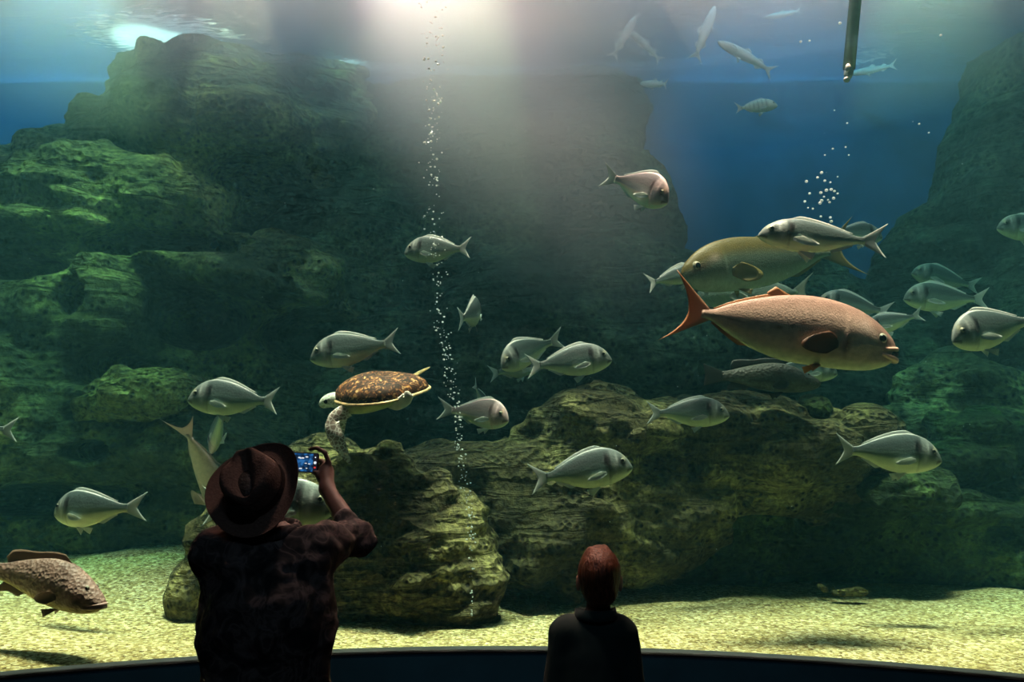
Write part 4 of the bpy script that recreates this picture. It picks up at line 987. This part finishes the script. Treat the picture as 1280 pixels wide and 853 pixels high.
for i, (x, y, r) in enumerate(pts):
    c = W(x, y, 4.9); rr = r * .8 * 4.9 / FPX
    if b0 is None:
        v, f = ball((0, 0, 0), 1, 10, 7); mb = MB(); mb.add(v, f); b0 = mb.build('air_bubble', m_bub); o = b0
    else:
        o = b0.copy(); COL.objects.link(o)
    o.location = c; o.scale = (rr * .9, rr * .9, rr * .75)
    tag(o, 'small white air bubble in the blue water above the school at right', 'bubble', 'loose air bubbles at upper right')

# drifting specks
mb = MB()
for i in range(60):
    c = W(rs.uniform(0, 1280), rs.uniform(100, 700), rs.uniform(4.2, 4.6)); r = rs.uniform(.0012, .0022); v, f = ball(c, r, 6, 4); mb.add(v, f)
o = mb.build('drifting_specks', m_bub); tag(o, 'tiny pale specks drifting in the water', 'specks', kind='stuff')

# ------------------------------------------------------------------ steel pole
m_steel = simple('dull stainless steel', (.75, .66, .62), .38, .4, var=.15, bscale=12)
A_ = W(1060, 98, 4.6); B_ = W(1073, -40, 4.6); B_ = A_ + (B_ - A_).normalized() * 3.2
root = empty('steel_pole', A_); tag(root, 'tilted dull steel pole reaching down through the surface at top right', 'pole')
r_ = .036; dr = (B_ - A_)
mm = MB(); v, f = tube([dr * .02, dr], r_, 24); mm.add(v, f); mm.build('shaft', m_steel, root)
mm = MB(); v, f = tube([dr * 0, dr * .008, dr * .018, dr * .024], [r_ * .5, r_ * .75, r_ * .78, r_ * .6], 20); mm.add(v, f); mm.build('end_cap', m_steel, root)
mm = MB(); v, f = ball(Vector((-.012, -.01, -.012)), (.020, .020, .018), 14, 9); mm.add(v, f); v, f = ball(Vector((-.006, -.025, .055)), (.018, .016, .026), 14, 9); mm.add(v, f); mm.build('bolt', m_steel, root)

# ------------------------------------------------------------------ lamp glints on the ripples, built as thin white patches
m_glint, nt, out = new_mat('white surface foam'); L = nt.links.new
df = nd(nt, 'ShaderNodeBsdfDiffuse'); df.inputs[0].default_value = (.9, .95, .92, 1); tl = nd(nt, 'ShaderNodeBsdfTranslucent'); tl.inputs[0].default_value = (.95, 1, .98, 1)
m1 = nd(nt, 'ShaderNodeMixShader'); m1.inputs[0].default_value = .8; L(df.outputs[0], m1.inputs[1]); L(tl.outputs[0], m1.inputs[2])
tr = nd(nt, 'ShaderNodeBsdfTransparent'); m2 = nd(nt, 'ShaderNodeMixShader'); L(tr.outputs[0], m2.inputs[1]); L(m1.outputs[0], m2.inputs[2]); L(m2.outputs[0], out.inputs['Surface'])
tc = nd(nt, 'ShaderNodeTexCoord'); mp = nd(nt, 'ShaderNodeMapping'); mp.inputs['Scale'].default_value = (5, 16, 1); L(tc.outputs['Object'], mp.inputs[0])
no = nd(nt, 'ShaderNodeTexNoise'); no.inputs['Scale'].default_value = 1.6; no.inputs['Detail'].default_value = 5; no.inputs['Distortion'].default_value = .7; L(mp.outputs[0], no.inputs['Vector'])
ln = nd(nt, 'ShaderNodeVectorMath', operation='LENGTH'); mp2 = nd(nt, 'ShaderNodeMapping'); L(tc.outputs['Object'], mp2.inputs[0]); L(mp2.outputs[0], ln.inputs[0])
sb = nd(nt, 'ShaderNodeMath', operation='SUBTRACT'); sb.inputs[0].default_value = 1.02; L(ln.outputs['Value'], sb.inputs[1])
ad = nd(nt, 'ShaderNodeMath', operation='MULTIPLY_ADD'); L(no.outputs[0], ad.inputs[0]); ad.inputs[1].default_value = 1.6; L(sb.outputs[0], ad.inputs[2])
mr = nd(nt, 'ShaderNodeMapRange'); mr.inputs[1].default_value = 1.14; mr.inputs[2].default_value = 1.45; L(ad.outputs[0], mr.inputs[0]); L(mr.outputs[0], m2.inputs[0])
def glint(label, px_, py_, rx, ry):
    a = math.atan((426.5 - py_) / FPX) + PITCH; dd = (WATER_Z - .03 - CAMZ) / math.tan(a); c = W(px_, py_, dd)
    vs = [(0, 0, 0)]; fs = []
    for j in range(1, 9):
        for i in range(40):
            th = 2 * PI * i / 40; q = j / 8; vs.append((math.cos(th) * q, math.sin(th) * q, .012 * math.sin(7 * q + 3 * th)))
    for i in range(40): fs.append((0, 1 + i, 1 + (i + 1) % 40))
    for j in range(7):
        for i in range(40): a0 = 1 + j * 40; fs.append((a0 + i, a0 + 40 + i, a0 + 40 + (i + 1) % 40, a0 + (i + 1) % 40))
    o = mesh_obj('glint_patch', vs, fs, m_glint); o.location = (c.x, min(c.y, BACK - ry - .06), WATER_Z - .03); o.scale = (rx, ry, 1)
    tag(o, label, 'glint')
glint('wide bright patch of lamp glints at the surface, top left above the rock cliff', 195, 44, 1.0, .65)
glint('narrow pale streak of lamp glint at the surface, between the left patch and the bubbles', 425, 92, .60, .26)
# ------------------------------------------------------------------ people
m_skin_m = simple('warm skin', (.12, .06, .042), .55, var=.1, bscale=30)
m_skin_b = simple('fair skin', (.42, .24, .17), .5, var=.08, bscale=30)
m_white = simple('eye white', (.75, .73, .70), .2)
m_felt = simple('brown felt hat', (.15, .080, .058), .85, bump=.35, bscale=120, var=.18)
m_felt2 = simple('dark brown felt band', (.035, .018, .014), .7, bump=.3, bscale=90, var=.2)
m_shoe = simple('black leather shoe', (.02, .018, .016), .45, var=.3)
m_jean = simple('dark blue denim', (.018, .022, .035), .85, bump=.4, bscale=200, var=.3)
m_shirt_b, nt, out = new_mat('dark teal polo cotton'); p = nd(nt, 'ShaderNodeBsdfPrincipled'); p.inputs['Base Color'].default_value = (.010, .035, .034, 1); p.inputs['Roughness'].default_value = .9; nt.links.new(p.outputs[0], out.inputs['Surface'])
m_camo, nt, out = new_mat('dark patterned cotton'); L = nt.links.new
p = nd(nt, 'ShaderNodeBsdfPrincipled'); p.inputs['Roughness'].default_value = .85; L(p.outputs[0], out.inputs['Surface'])
tc = nd(nt, 'ShaderNodeTexCoord'); no = nd(nt, 'ShaderNodeTexNoise'); no.inputs['Scale'].default_value = 13; no.inputs['Detail'].default_value = 3; no.inputs['Distortion'].default_value = 1.4; L(tc.outputs['Object'], no.inputs['Vector'])
r = ramp(nt, [(.36, (.012, .012, .014)), (.46, (.05, .038, .034)), (.55, (.16, .115, .105)), (.62, (.055, .042, .040))]); L(no.outputs[0], r.inputs[0]); L(r.outputs[0], p.inputs['Base Color'])
n2 = nd(nt, 'ShaderNodeTexNoise'); n2.inputs['Scale'].default_value = 9; n2.inputs['Detail'].default_value = 3; L(tc.outputs['Object'], n2.inputs['Vector'])
bp = nd(nt, 'ShaderNodeBump'); bp.inputs['Distance'].default_value = .03; bp.inputs['Strength'].default_value = .5; L(n2.outputs[0], bp.inputs['Height']); L(bp.outputs[0], p.inputs['Normal'])
m_hair, nt, out = new_mat('auburn hair'); L = nt.links.new
p = nd(nt, 'ShaderNodeBsdfPrincipled'); p.inputs['Roughness'].default_value = .5; L(p.outputs[0], out.inputs['Surface'])
tc = nd(nt, 'ShaderNodeTexCoord'); mp = nd(nt, 'ShaderNodeMapping'); mp.inputs['Scale'].default_value = (90, 90, 12); L(tc.outputs['Object'], mp.inputs[0])
no = nd(nt, 'ShaderNodeTexNoise'); no.inputs['Scale'].default_value = 1.4; no.inputs['Detail'].default_value = 4; L(mp.outputs[0], no.inputs['Vector'])
r = ramp(nt, [(.35, (.05, .016, .008)), (.65, (.17, .060, .026))]); L(no.outputs[0], r.inputs[0]); L(r.outputs[0], p.inputs['Base Color'])
bp = nd(nt, 'ShaderNodeBump'); bp.inputs['Distance'].default_value = .006; bp.inputs['Strength'].default_value = .8; L(no.outputs[0], bp.inputs['Height']); L(bp.outputs[0], p.inputs['Normal'])

def Vv(*a): return Vector(a)
def head_shape(F, c, R, sc):
    """a head with a face; c: centre of the skull, R: rotation, sc: height 0.23 * sc. Local +y is the way the face looks"""
    P = lambda x, y, z: c + R @ (Vector((x, y, z)) * sc)
    F.ell(P(0, -.012, .025), (.076 * sc, .096 * sc, .090 * sc), .01, R)
    F.ell(P(0, .028, -.040), (.056 * sc, .066 * sc, .072 * sc), .03, R)       # jaw and cheeks
    F.ell(P(0, .068, -.088), (.024 * sc, .022 * sc, .020 * sc), .02, R)       # chin
    F.cap(P(0, .082, .010), P(0, .108, -.032), .009 * sc, .015 * sc, .012)     # nose
    for sx in (1, -1):
        F.ell(P(sx * .036, .074, .020), (.024 * sc, .016 * sc, .008 * sc), .012, R)   # brow
        F.ell(P(sx * .032, .094, .004), (.015 * sc, .014 * sc, .010 * sc), .008, R, cut=True)
        F.ell(P(sx * .078, -.008, -.010), (.010 * sc, .020 * sc, .032 * sc), .006, R)    # ear
        F.ell(P(sx * .088, .002, -.008), (.006 * sc, .010 * sc, .016 * sc), .004, R, cut=True)
    F.ell(P(0, .092, -.052), (.024 * sc, .012 * sc, .007 * sc), .006, R)
    F.ell(P(0, .091, -.064), (.021 * sc, .012 * sc, .007 * sc), .006, R)
    F.ell(P(0, .105, -.058), (.024 * sc, .010 * sc, .0018 * sc), .002, R, cut=True)
    return P
def eyes(P, R, sc, root):
    for sx in (1, -1):
        mm = MB(); v, f = ball(P(sx * .032, .080, .004), .0125 * sc, 12, 8); mm.add(v, f); e = mm.build('eye', m_white, root)
        mm = MB(); v, f = ball(P(sx * .032, .0885, .004), .0062 * sc, 10, 7); mm.add(v, f); mm.build('pupil', m_pupil, e)

# ---- man with hat, photographing
def man():
    d = 2.60
    hc = W(322, 625, d)                                  # skull centre
    R = Euler((math.radians(24), math.radians(-4), math.radians(-10))).to_matrix()
    sc = 1.0
    xs = W(337, 700, d).x                                # body axis
    shz = W(337, 678, d).z
    lo = (xs - .42, d - .28, -.01); hi = (xs + .42, d + .62, 1.86)
    F = Field(lo, hi, .0075)
    P = head_shape(F, hc, R, sc)
    ls = Vv(xs - .165, d, shz - .035); rs_ = Vv(xs + .155, d + .01, shz - .02)
    # trunk
    F.cap(hc + R @ Vv(0, -.02, -.06), (xs, d, shz), .056, .064, .03)
    F.cap((xs - .10, d, shz - .03), (xs + .10, d, shz - .03), .075, .075, .05)
    F.ell((xs, d, shz - .20), (.165, .115, .22), .06)
    F.ell((xs, d + .01, shz - .42), (.155, .120, .16), .06)
    F.ell((xs, d, .86), (.165, .125, .14), .06)
    # legs and feet
    for sx in (1, -1):
        F.cap((xs + sx * .085, d, .84), (xs + sx * .095, d + .01, .47), .085, .058, .03)
        F.cap((xs + sx * .095, d + .01, .47), (xs + sx * .10, d - .02, .09), .055, .038, .02)
        F.cap((xs + sx * .10, d - .03, .040), (xs + sx * .125, d + .14, .030), .034, .028, .02)
    # right arm up with the phone
    re = W(444, 672, d + .20); rw = W(409, 612, d + .38); 
    F.cap(ls * 0 + rs_, re, .050, .044, .04); F.cap(re, rw, .042, .027, .02)
    # left arm, raised in front of the body
    le = W(282, 722, d + .20); lw = W(338, 612, d + .40)
    F.cap(ls, le, .050, .044, .04); F.cap(le, lw, .042, .027, .02)
    # phone corners
    pd = d + .42
    ph_c = W(371, 578, pd)
    # right hand: palm behind the right end of the phone
    pc = W(407, 592, pd + .005)
    F.cap(rw, pc, .026, .030, .02, ); F.ell(pc, (.026, .016, .042), .015)
    def fing(pts, r0, r1):
        for a, b, i in zip(pts[:-1], pts[1:], range(9)):
            k = len(pts) - 1; F.cap(a, b, lerp(r0, r1, i / k), lerp(r0, r1, (i + 1) / k), .006)
    q = lambda x, y, dy: W(x, y, pd + dy)
    fing([q(412, 580, 0), q(406, 566, .0), q(396, 560, .004), q(387, 562, .012)], .0095, .0075)        # index over the top edge
    fing([q(411, 586, .01), q(403, 577, .030), q(393, 574, .034), q(384, 575, .030)], .0095, .008)      # middle
    fing([q(411, 592, .01), q(403, 585, .032), q(394, 583, .035), q(387, 583, .031)], .009, .0075)      # ring
    fing([q(410, 598, .01), q(403, 593, .030), q(395, 592, .032), q(390, 592, .028)], .008, .0065)      # little
    fing([q(404, 604, -.004), q(399, 598, -.018), q(394, 590, -.020)], .011, .0085)                     # thumb
    # left hand at the far end, behind the hat
    pl = W(337, 592, pd + .005); F.cap(lw, pl, .026, .030, .02); F.ell(pl, (.026, .016, .042), .015)
    fing([q(332, 580, 0), q(338, 566, .0), q(346, 561, .004), q(354, 563, .012)], .0095, .0075)
    fing([q(333, 586, .01), q(341, 577, .030), q(350, 574, .034), q(358, 575, .030)], .0095, .008)
    fing([q(333, 592, .01), q(341, 585, .032), q(350, 583, .035), q(356, 583, .031)], .009, .0075)
    fing([q(334, 598, .01), q(341, 593, .030), q(348, 592, .032), q(353, 592, .028)], .008, .0065)
    fing([q(340, 604, -.004), q(345, 598, -.018), q(350, 590, -.020)], .011, .0085)
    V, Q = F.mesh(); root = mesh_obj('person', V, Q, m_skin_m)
    tag(root, 'person in wide brimmed brown hat and dark patterned shirt raising a phone, back turned', 'person')
    eyes(P, R, sc, root)
    # hair at the nape under the hat
    F = Field(hc - Vv(.15, .16, .2), hc + Vv(.15, .15, .16), .008)
    F.ell(P(0, -.022, .022), (.082, .098, .092), .01, R); F.ell(P(0, -.045, -.05), (.066, .055, .055), .03, R)
    X, Y, Z = F.all(); F.f += (.004 * fbm(X * 40, Y * 40, Z * 12, 2)).astype(np.float32)
    F.ell(P(0, .115, -.03), (.09, .10, .12), .01, R, cut=True)
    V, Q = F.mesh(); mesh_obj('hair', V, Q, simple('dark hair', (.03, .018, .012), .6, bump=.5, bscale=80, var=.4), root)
    # shirt: loose, rolled sleeves, creased
    F = Field((xs - .42, d - .30, .72), (xs + .42, d + .45, shz + .12), .0085)
    F.cap((xs - .115, d, shz - .045), (xs + .115, d, shz - .045), .088, .088, .05)
    F.ell((xs, d, shz - .20), (.212, .155, .25), .06)
    F.cap((xs + .0, d, shz - .30), (xs - .005, d, .74), .205, .228, .06, sq=(1, 1.35, 1))
    F.cap((xs, d, shz - .0), (xs, d + .005, shz + .045), .072, .066, .02)          # collar
    F.cap(rs_, re + Vv(.004, .0, .0), .074, .066, .05); F.cap(re, re + (rw - re) * .16, .066, .056, .02); F.cap(re + (rw - re) * .12, re + (rw - re) * .22, .060, .060, .01)
    F.cap(ls, le, .078, .064, .05); F.cap(le, le + (lw - le) * .2, .064, .058, .02)
    X, Y, Z = F.all()
    F.f += (.020 * fbm(X * 7, Y * 7, Z * 5, 3) + .010 * (1 - np.abs(fbm(X * 9 + Z * 7, Y * 9, Z * 11 - X * 6, 2)) * 3)).astype(np.float32)
    F.box_cut((xs - .5, d - .5, 0), (xs + .5, d + .6, .80))
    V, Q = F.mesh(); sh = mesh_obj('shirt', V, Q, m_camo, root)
    # collar flap
    mm = MB(); pts = [(xs + .083 * math.cos(a), d - .002 + .078 * math.sin(a), shz + .040 + .008 * math.sin(a)) for a in [2 * PI * i / 28 for i in range(29)]]
    v, f = tube(pts, .017, 10, flat=1.4); mm.add(v, f); mm.build('collar', m_camo, sh)
    # trousers
    F = Field((xs - .3, d - .25, .05), (xs + .3, d + .25, 1.02), .010)
    F.ell((xs, d, .86), (.185, .145, .15), .05)
    for sx in (1, -1):
        F.cap((xs + sx * .09, d, .84), (xs + sx * .10, d + .01, .47), .103, .082, .03); F.cap((xs + sx * .10, d + .01, .47), (xs + sx * .105, d - .015, .08), .082, .072, .03)
    X, Y, Z = F.all(); F.f += (.010 * fbm(X * 9, Y * 9, Z * 12, 3)).astype(np.float32)
    F.box_cut((xs - .5, d - .5, 0), (xs + .5, d + .5, .075))
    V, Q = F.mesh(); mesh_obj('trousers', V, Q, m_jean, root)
    for sx in (1, -1):
        F = Field((xs + sx * .11 - .1, d - .15, 0), (xs + sx * .11 + .1, d + .25, .16), .008)
        F.cap((xs + sx * .10, d - .035, .045), (xs + sx * .128, d + .15, .038), .044, .038, .02); F.cap((xs + sx * .10, d - .03, .05), (xs + sx * .10, d - .02, .11), .046, .044, .02)
        F.box_cut((xs - .5, d - .5, -1), (xs + .5, d + .5, .006))
        V, Q = F.mesh(); mesh_obj('shoe', V, Q, m_shoe, root)
    # hat: pinched crown, wide brim; its axis leans back towards the camera
    hat = empty('hat', W(321, 611, d - .02)); hat.parent = root
    HR = Euler((math.radians(54), math.radians(-17), 0), 'XYZ').to_matrix()
    hat.rotation_euler = HR.to_euler()
    NU = 64; vs = []; fs = []
    prof = [(.0, .098), (.025, .100), (.050, .104), (.066, .108), (.076, .104), (.083, .090), (.087, .06), (.091, .03), (.094, .004), (.104, -.002), (.120, -.004), (.134, -.002), (.146, .004), (.152, .012)]
    def hp(r, z, th, off=0):
        cx, sy = math.cos(th), math.sin(th)
        x = r * cx; y = r * sy * 1.16
        if r < .095:
            top = sstep(.03, .10, z)
            # centre crease running front to back and two front pinches
            crease = .030 * math.exp(-(x / .022) ** 2) * top * (1 if r < .07 else .5)
            pin = sum(.020 * math.exp(-(((x - sx * .052) / .024) ** 2 + ((y - .065) / .035) ** 2)) for sx in (1, -1)) * top
            z = z - crease - pin + .012 * (y / .1) * top
            x *= 1 - .14 * sstep(0, .1, y) * top
        else:
            z += .030 * (abs(cx) ** 3) * sstep(.10, .152, r) - .012 * (abs(sy) ** 3) * sstep(.10, .152, r)
        return (x, y, z + off)
    prof2 = []
    for (r0, z0), (r1, z1) in zip(prof[:-1], prof[1:]):
        prof2 += [(r0, z0), ((r0 + r1) / 2, (z0 + z1) / 2)]
    prof2.append(prof[-1])
    outer = [(r, z, 0) for r, z in prof2]; inner = [(max(r - .003, 0) if r < .1 else r - .0005, z, -.0035) for r, z in reversed(prof2)]
    rows = outer + inner
    for r, z, off in rows:
        for k in range(NU): vs.append(hp(max(r, .0008), z, 2 * PI * k / NU, off))
    for i in range(len(rows) - 1):
        for k in range(NU): fs.append((i * NU + k, i * NU + (k + 1) % NU, (i + 1) * NU + (k + 1) % NU, (i + 1) * NU + k))
    fs.append(tuple(range(NU - 1, -1, -1)))
    mesh_obj('hat_felt', vs, fs, m_felt, hat)
    vs = []; fs = []
    for z_ in (.006, .012, .022, .030):
        r = .0965 - (z_ - .006) * .1
        for k in range(NU):
            th = 2 * PI * k / NU; vs.append((r * math.cos(th), r * math.sin(th) * 1.16, z_))
    for i in range(3):
        for k in range(NU): fs.append((i * NU + k, i * NU + (k + 1) % NU, (i + 1) * NU + (k + 1) % NU, (i + 1) * NU + k))
    mesh_obj('hat_band', vs, fs, m_felt2, hat)
    # phone: landscape, screen towards the camera
    m_case = simple('black phone case', (.008, .008, .009), .3)
    m_scr, nt, out = new_mat('lit phone screen'); L = nt.links.new
    em = nd(nt, 'ShaderNodeEmission'); em.inputs[1].default_value = .9; L(em.outputs[0], out.inputs['Surface'])
    tc = nd(nt, 'ShaderNodeTexCoord'); no = nd(nt, 'ShaderNodeTexNoise'); no.inputs['Scale'].default_value = 60; no.inputs['Detail'].default_value = 1; L(tc.outputs['Object'], no.inputs['Vector'])
    r = ramp(nt, [(.35, (.006, .02, .05)), (.52, (.012, .07, .20)), (.60, (.03, .16, .42))]); L(no.outputs[0], r.inputs[0]); L(r.outputs[0], em.inputs[0])
    m_ui, nt, out = new_mat('lit screen symbols'); em = nd(nt, 'ShaderNodeEmission'); em.inputs[0].default_value = (.8, .85, .9, 1); em.inputs[1].default_value = .9; nt.links.new(em.outputs[0], out.inputs['Surface'])
    m_red, nt, out = new_mat('lit red symbol'); em = nd(nt, 'ShaderNodeEmission'); em.inputs[0].default_value = (.7, .06, .05, 1); em.inputs[1].default_value = .8; nt.links.new(em.outputs[0], out.inputs['Surface'])
    m_bar, nt, out = new_mat('dark screen bar'); em = nd(nt, 'ShaderNodeEmission'); em.inputs[0].default_value = (.012, .012, .02, 1); em.inputs[1].default_value = 1; nt.links.new(em.outputs[0], out.inputs['Surface'])
    pr = empty('phone', ph_c); tag(pr, 'phone held up sideways with a lit blue picture of the tank on its screen', 'phone')
    pr.rotation_euler = (math.radians(-2), math.radians(2), 0)
    wx, wz, ty = .082, .037, .0045
    mm = MB(); n = 6; out_ = []
    for cx, cz, a0 in ((wx - .008, wz - .008, 0), (-wx + .008, wz - .008, 90), (-wx + .008, -wz + .008, 180), (wx - .008, -wz + .008, 270)):
        for i in range(n + 1):
            a = math.radians(a0 + 90 * i / n); out_.append((cx + .008 * math.cos(a), cz + .008 * math.sin(a)))
    N = len(out_); vs = [(x * k, y, z * k) for y, k in ((-ty, .975), (-ty * .6, 1), (ty * .6, 1), (ty, .975)) for x, z in out_]
    fs = [tuple(range(N)), tuple(range(4 * N - 1, 3 * N - 1, -1))] + [(i * N + (k + 1) % N, i * N + k, (i + 1) * N + k, (i + 1) * N + (k + 1) % N) for i in range(3) for k in range(N)]
    mesh_obj('case', vs, fs, m_case, pr, smooth=False)
    scr = box('screen', (-wx + .006, -ty - .0010, -wz + .004), (wx - .020, -ty - .0002, wz - .004), m_scr, pr)
    bar = box('screen_bar', (wx - .020, -ty - .0010, -wz + .004), (wx - .004, -ty - .0002, wz - .004), m_bar, pr)
    rr = random.Random(3)
    mm = MB()
    for i in range(15):
        x = rr.uniform(-.05, wx - .03); z = rr.uniform(-.026, .022); v, f = ball((x, -ty - .0011, z), (rr.uniform(.003, .006), .0006, rr.uniform(.0015, .003)), 8, 5); mm.add(v, f)
    mm.build('fish_on_screen', m_ui, scr)
    mm = MB()
    v, f = ball((wx - .012, -ty - .0011, 0), (.0055, .0006, .0055), 12, 5); mm.add(v, f); v, f = ball((wx - .012, -ty - .0011, .020), (.0025, .0006, .0025), 10, 5); mm.add(v, f)
    mm.build('shutter_button', m_ui, bar)
    mm = MB(); v, f = ball((wx - .012, -ty - .0011, -.018), (.0045, .0006, .0035), 10, 5); mm.add(v, f); mm.build('record_button', m_red, bar)
man()

# ---- boy at the window
def boy():
    d = 3.25
    hc = W(749, 725, d); xb = W(742, 800, d).x; shz = W(742, 778, d).z
    sc = 1.06; R = Euler((math.radians(6), 0, math.radians(-4))).to_matrix()
    F = Field((xb - .30, d - .2, -.01), (xb + .30, d + .32, 1.40), .007)
    P = head_shape(F, hc, R, sc)
    F.cap(hc + Vv(0, -.01, -.06), (xb + .01, d, shz), .046, .046, .02)
    F.cap((xb - .085, d, shz - .025), (xb + .085, d, shz - .025), .052, .052, .04)
    F.ell((xb, d, shz - .16), (.118, .082, .17), .05); F.ell((xb, d, shz - .33), (.112, .085, .13), .05); F.ell((xb, d, .60), (.118, .09, .10), .05)
    for sx in (1, -1):
        F.cap((xb + sx * .062, d, .58), (xb + sx * .068, d + .01, .33), .062, .043, .02); F.cap((xb + sx * .068, d + .01, .33), (xb + sx * .072, d - .01, .07), .041, .029, .015)
        F.cap((xb + sx * .072, d - .02, .032), (xb + sx * .085, d + .10, .025), .027, .022, .015)
        s_ = Vv(xb + sx * .128, d, shz - .040); e = Vv(xb + sx * .150, d - .01, shz - .26); w_ = Vv(xb + sx * .150, d + .09, shz - .44)
        F.cap(s_, e, .038, .032, .03); F.cap(e, w_, .031, .021, .015)
        h_ = w_ + Vv(-sx * .002, .022, -.045); F.cap(w_, h_, .020, .022, .012); F.ell(h_, (.012, .024, .030), .01)
        for j, l in enumerate((.052, .058, .054, .042)):
            a = h_ + Vv(0, .018 - .0125 * j, -.020); b = a + Vv(-sx * .003, .006, -l * .5); c = b + Vv(-sx * .010, .004, -l * .48)
            F.cap(a, b, .0085, .0078, .004); F.cap(b, c, .0078, .0068, .004)
        a = h_ + Vv(-sx * .004, .020, .008); b = a + Vv(-sx * .010, .018, -.018); F.cap(a, b, .0095, .0085, .006); F.cap(b, b + Vv(-sx * .002, .008, -.020), .0085, .0075, .004)
    V, Q = F.mesh(); root = mesh_obj('person', V, Q, m_skin_b)
    tag(root, 'child with short auburn hair and dark polo shirt standing at the window, seen from behind', 'person')
    eyes(P, R, sc, root)
    F = Field(hc - Vv(.13, .14, .12), hc + Vv(.13, .14, .14), .005)
    F.ell(P(0, -.016, .032), (.079 * sc, .099 * sc, .094 * sc), .01, R); F.ell(P(0, -.05, -.035), (.060 * sc, .050 * sc, .052 * sc), .03, R)
    F.cap(P(-.03, -.02, .108), P(.02, .02, .110), .014, .012, .03)
    X, Y, Z = F.all(); F.f += (.004 * fbm(X * 60, Y * 60, Z * 18, 3)).astype(np.float32)
    F.ell(P(0, .112, -.03), (.085, .078, .100), .01, R, cut=True)
    for sx in (1, -1): F.ell(P(sx * .082, .000, -.020), (.016, .030, .036), .006, R, cut=True)
    V, Q = F.mesh(); mesh_obj('hair', V, Q, m_hair, root)
    # polo shirt with stand collar and short sleeves
    F = Field((xb - .30, d - .2, .55), (xb + .30, d + .25, shz + .10), .007)
    F.cap((xb - .092, d, shz - .030), (xb + .092, d, shz - .030), .062, .062, .04)
    F.ell((xb, d, shz - .16), (.135, .102, .18), .04); F.cap((xb, d, shz - .25), (xb, d, .62), .132, .136, .04, sq=(1, 1.3, 1))
    for sx in (1, -1):
        s_ = Vv(xb + sx * .128, d, shz - .042); e = Vv(xb + sx * .150, d - .01, shz - .26); F.cap(s_, s_ + (e - s_) * .85, .050, .050, .03)
    X, Y, Z = F.all(); F.f += (.006 * fbm(X * 10, Y * 10, Z * 8, 3)).astype(np.float32)
    F.box_cut((xb - .5, d - .5, 0), (xb + .5, d + .6, .61))
    V, Q = F.mesh(); sh = mesh_obj('polo_shirt', V, Q, m_shirt_b, root)
    vs = []; fs = []; NU = 40; cxx = xb + .010
    rows = [(.062, shz - .010), (.068, shz + .052), (.074, shz + .056), (.084, shz + .018), (.080, shz + .014), (.068, shz + .040)]
    for r, z in rows:
        for k in range(NU):
            th = 2 * PI * k / NU; vs.append((cxx + r * math.cos(th) * 1.05, d + r * math.sin(th), z + (-.015 if math.sin(th) > .3 else 0) * math.sin(th)))
    for i in range(len(rows) - 1):
        for k in range(NU): fs.append((i * NU + k, i * NU + (k + 1) % NU, (i + 1) * NU + (k + 1) % NU, (i + 1) * NU + k))
    mesh_obj('collar', vs, fs, m_shirt_b, sh)
    F = Field((xb - .2, d - .15, .05), (xb + .2, d + .2, .72), .008)
    F.ell((xb, d, .60), (.130, .102, .10), .04)
    for sx in (1, -1): F.cap((xb + sx * .064, d, .58), (xb + sx * .07, d + .01, .33), .076, .064, .02); F.cap((xb + sx * .07, d + .01, .33), (xb + sx * .074, d - .005, .07), .062, .055, .02)
    F.box_cut((xb - .5, d - .5, 0), (xb + .5, d + .5, .06))
    V, Q = F.mesh(); mesh_obj('trousers', V, Q, m_jean, root)
    for sx in (1, -1):
        F = Field((xb + sx * .08 - .08, d - .1, 0), (xb + sx * .08 + .08, d + .2, .12), .006)
        F.cap((xb + sx * .072, d - .025, .034), (xb + sx * .088, d + .11, .030), .035, .031, .02); F.cap((xb + sx * .072, d - .02, .04), (xb + sx * .072, d - .012, .085), .036, .035, .02)
        F.box_cut((xb - .5, d - .5, -1), (xb + .5, d + .5, .005))
        V, Q = F.mesh(); mesh_obj('shoe', V, Q, m_shoe, root)
boy()
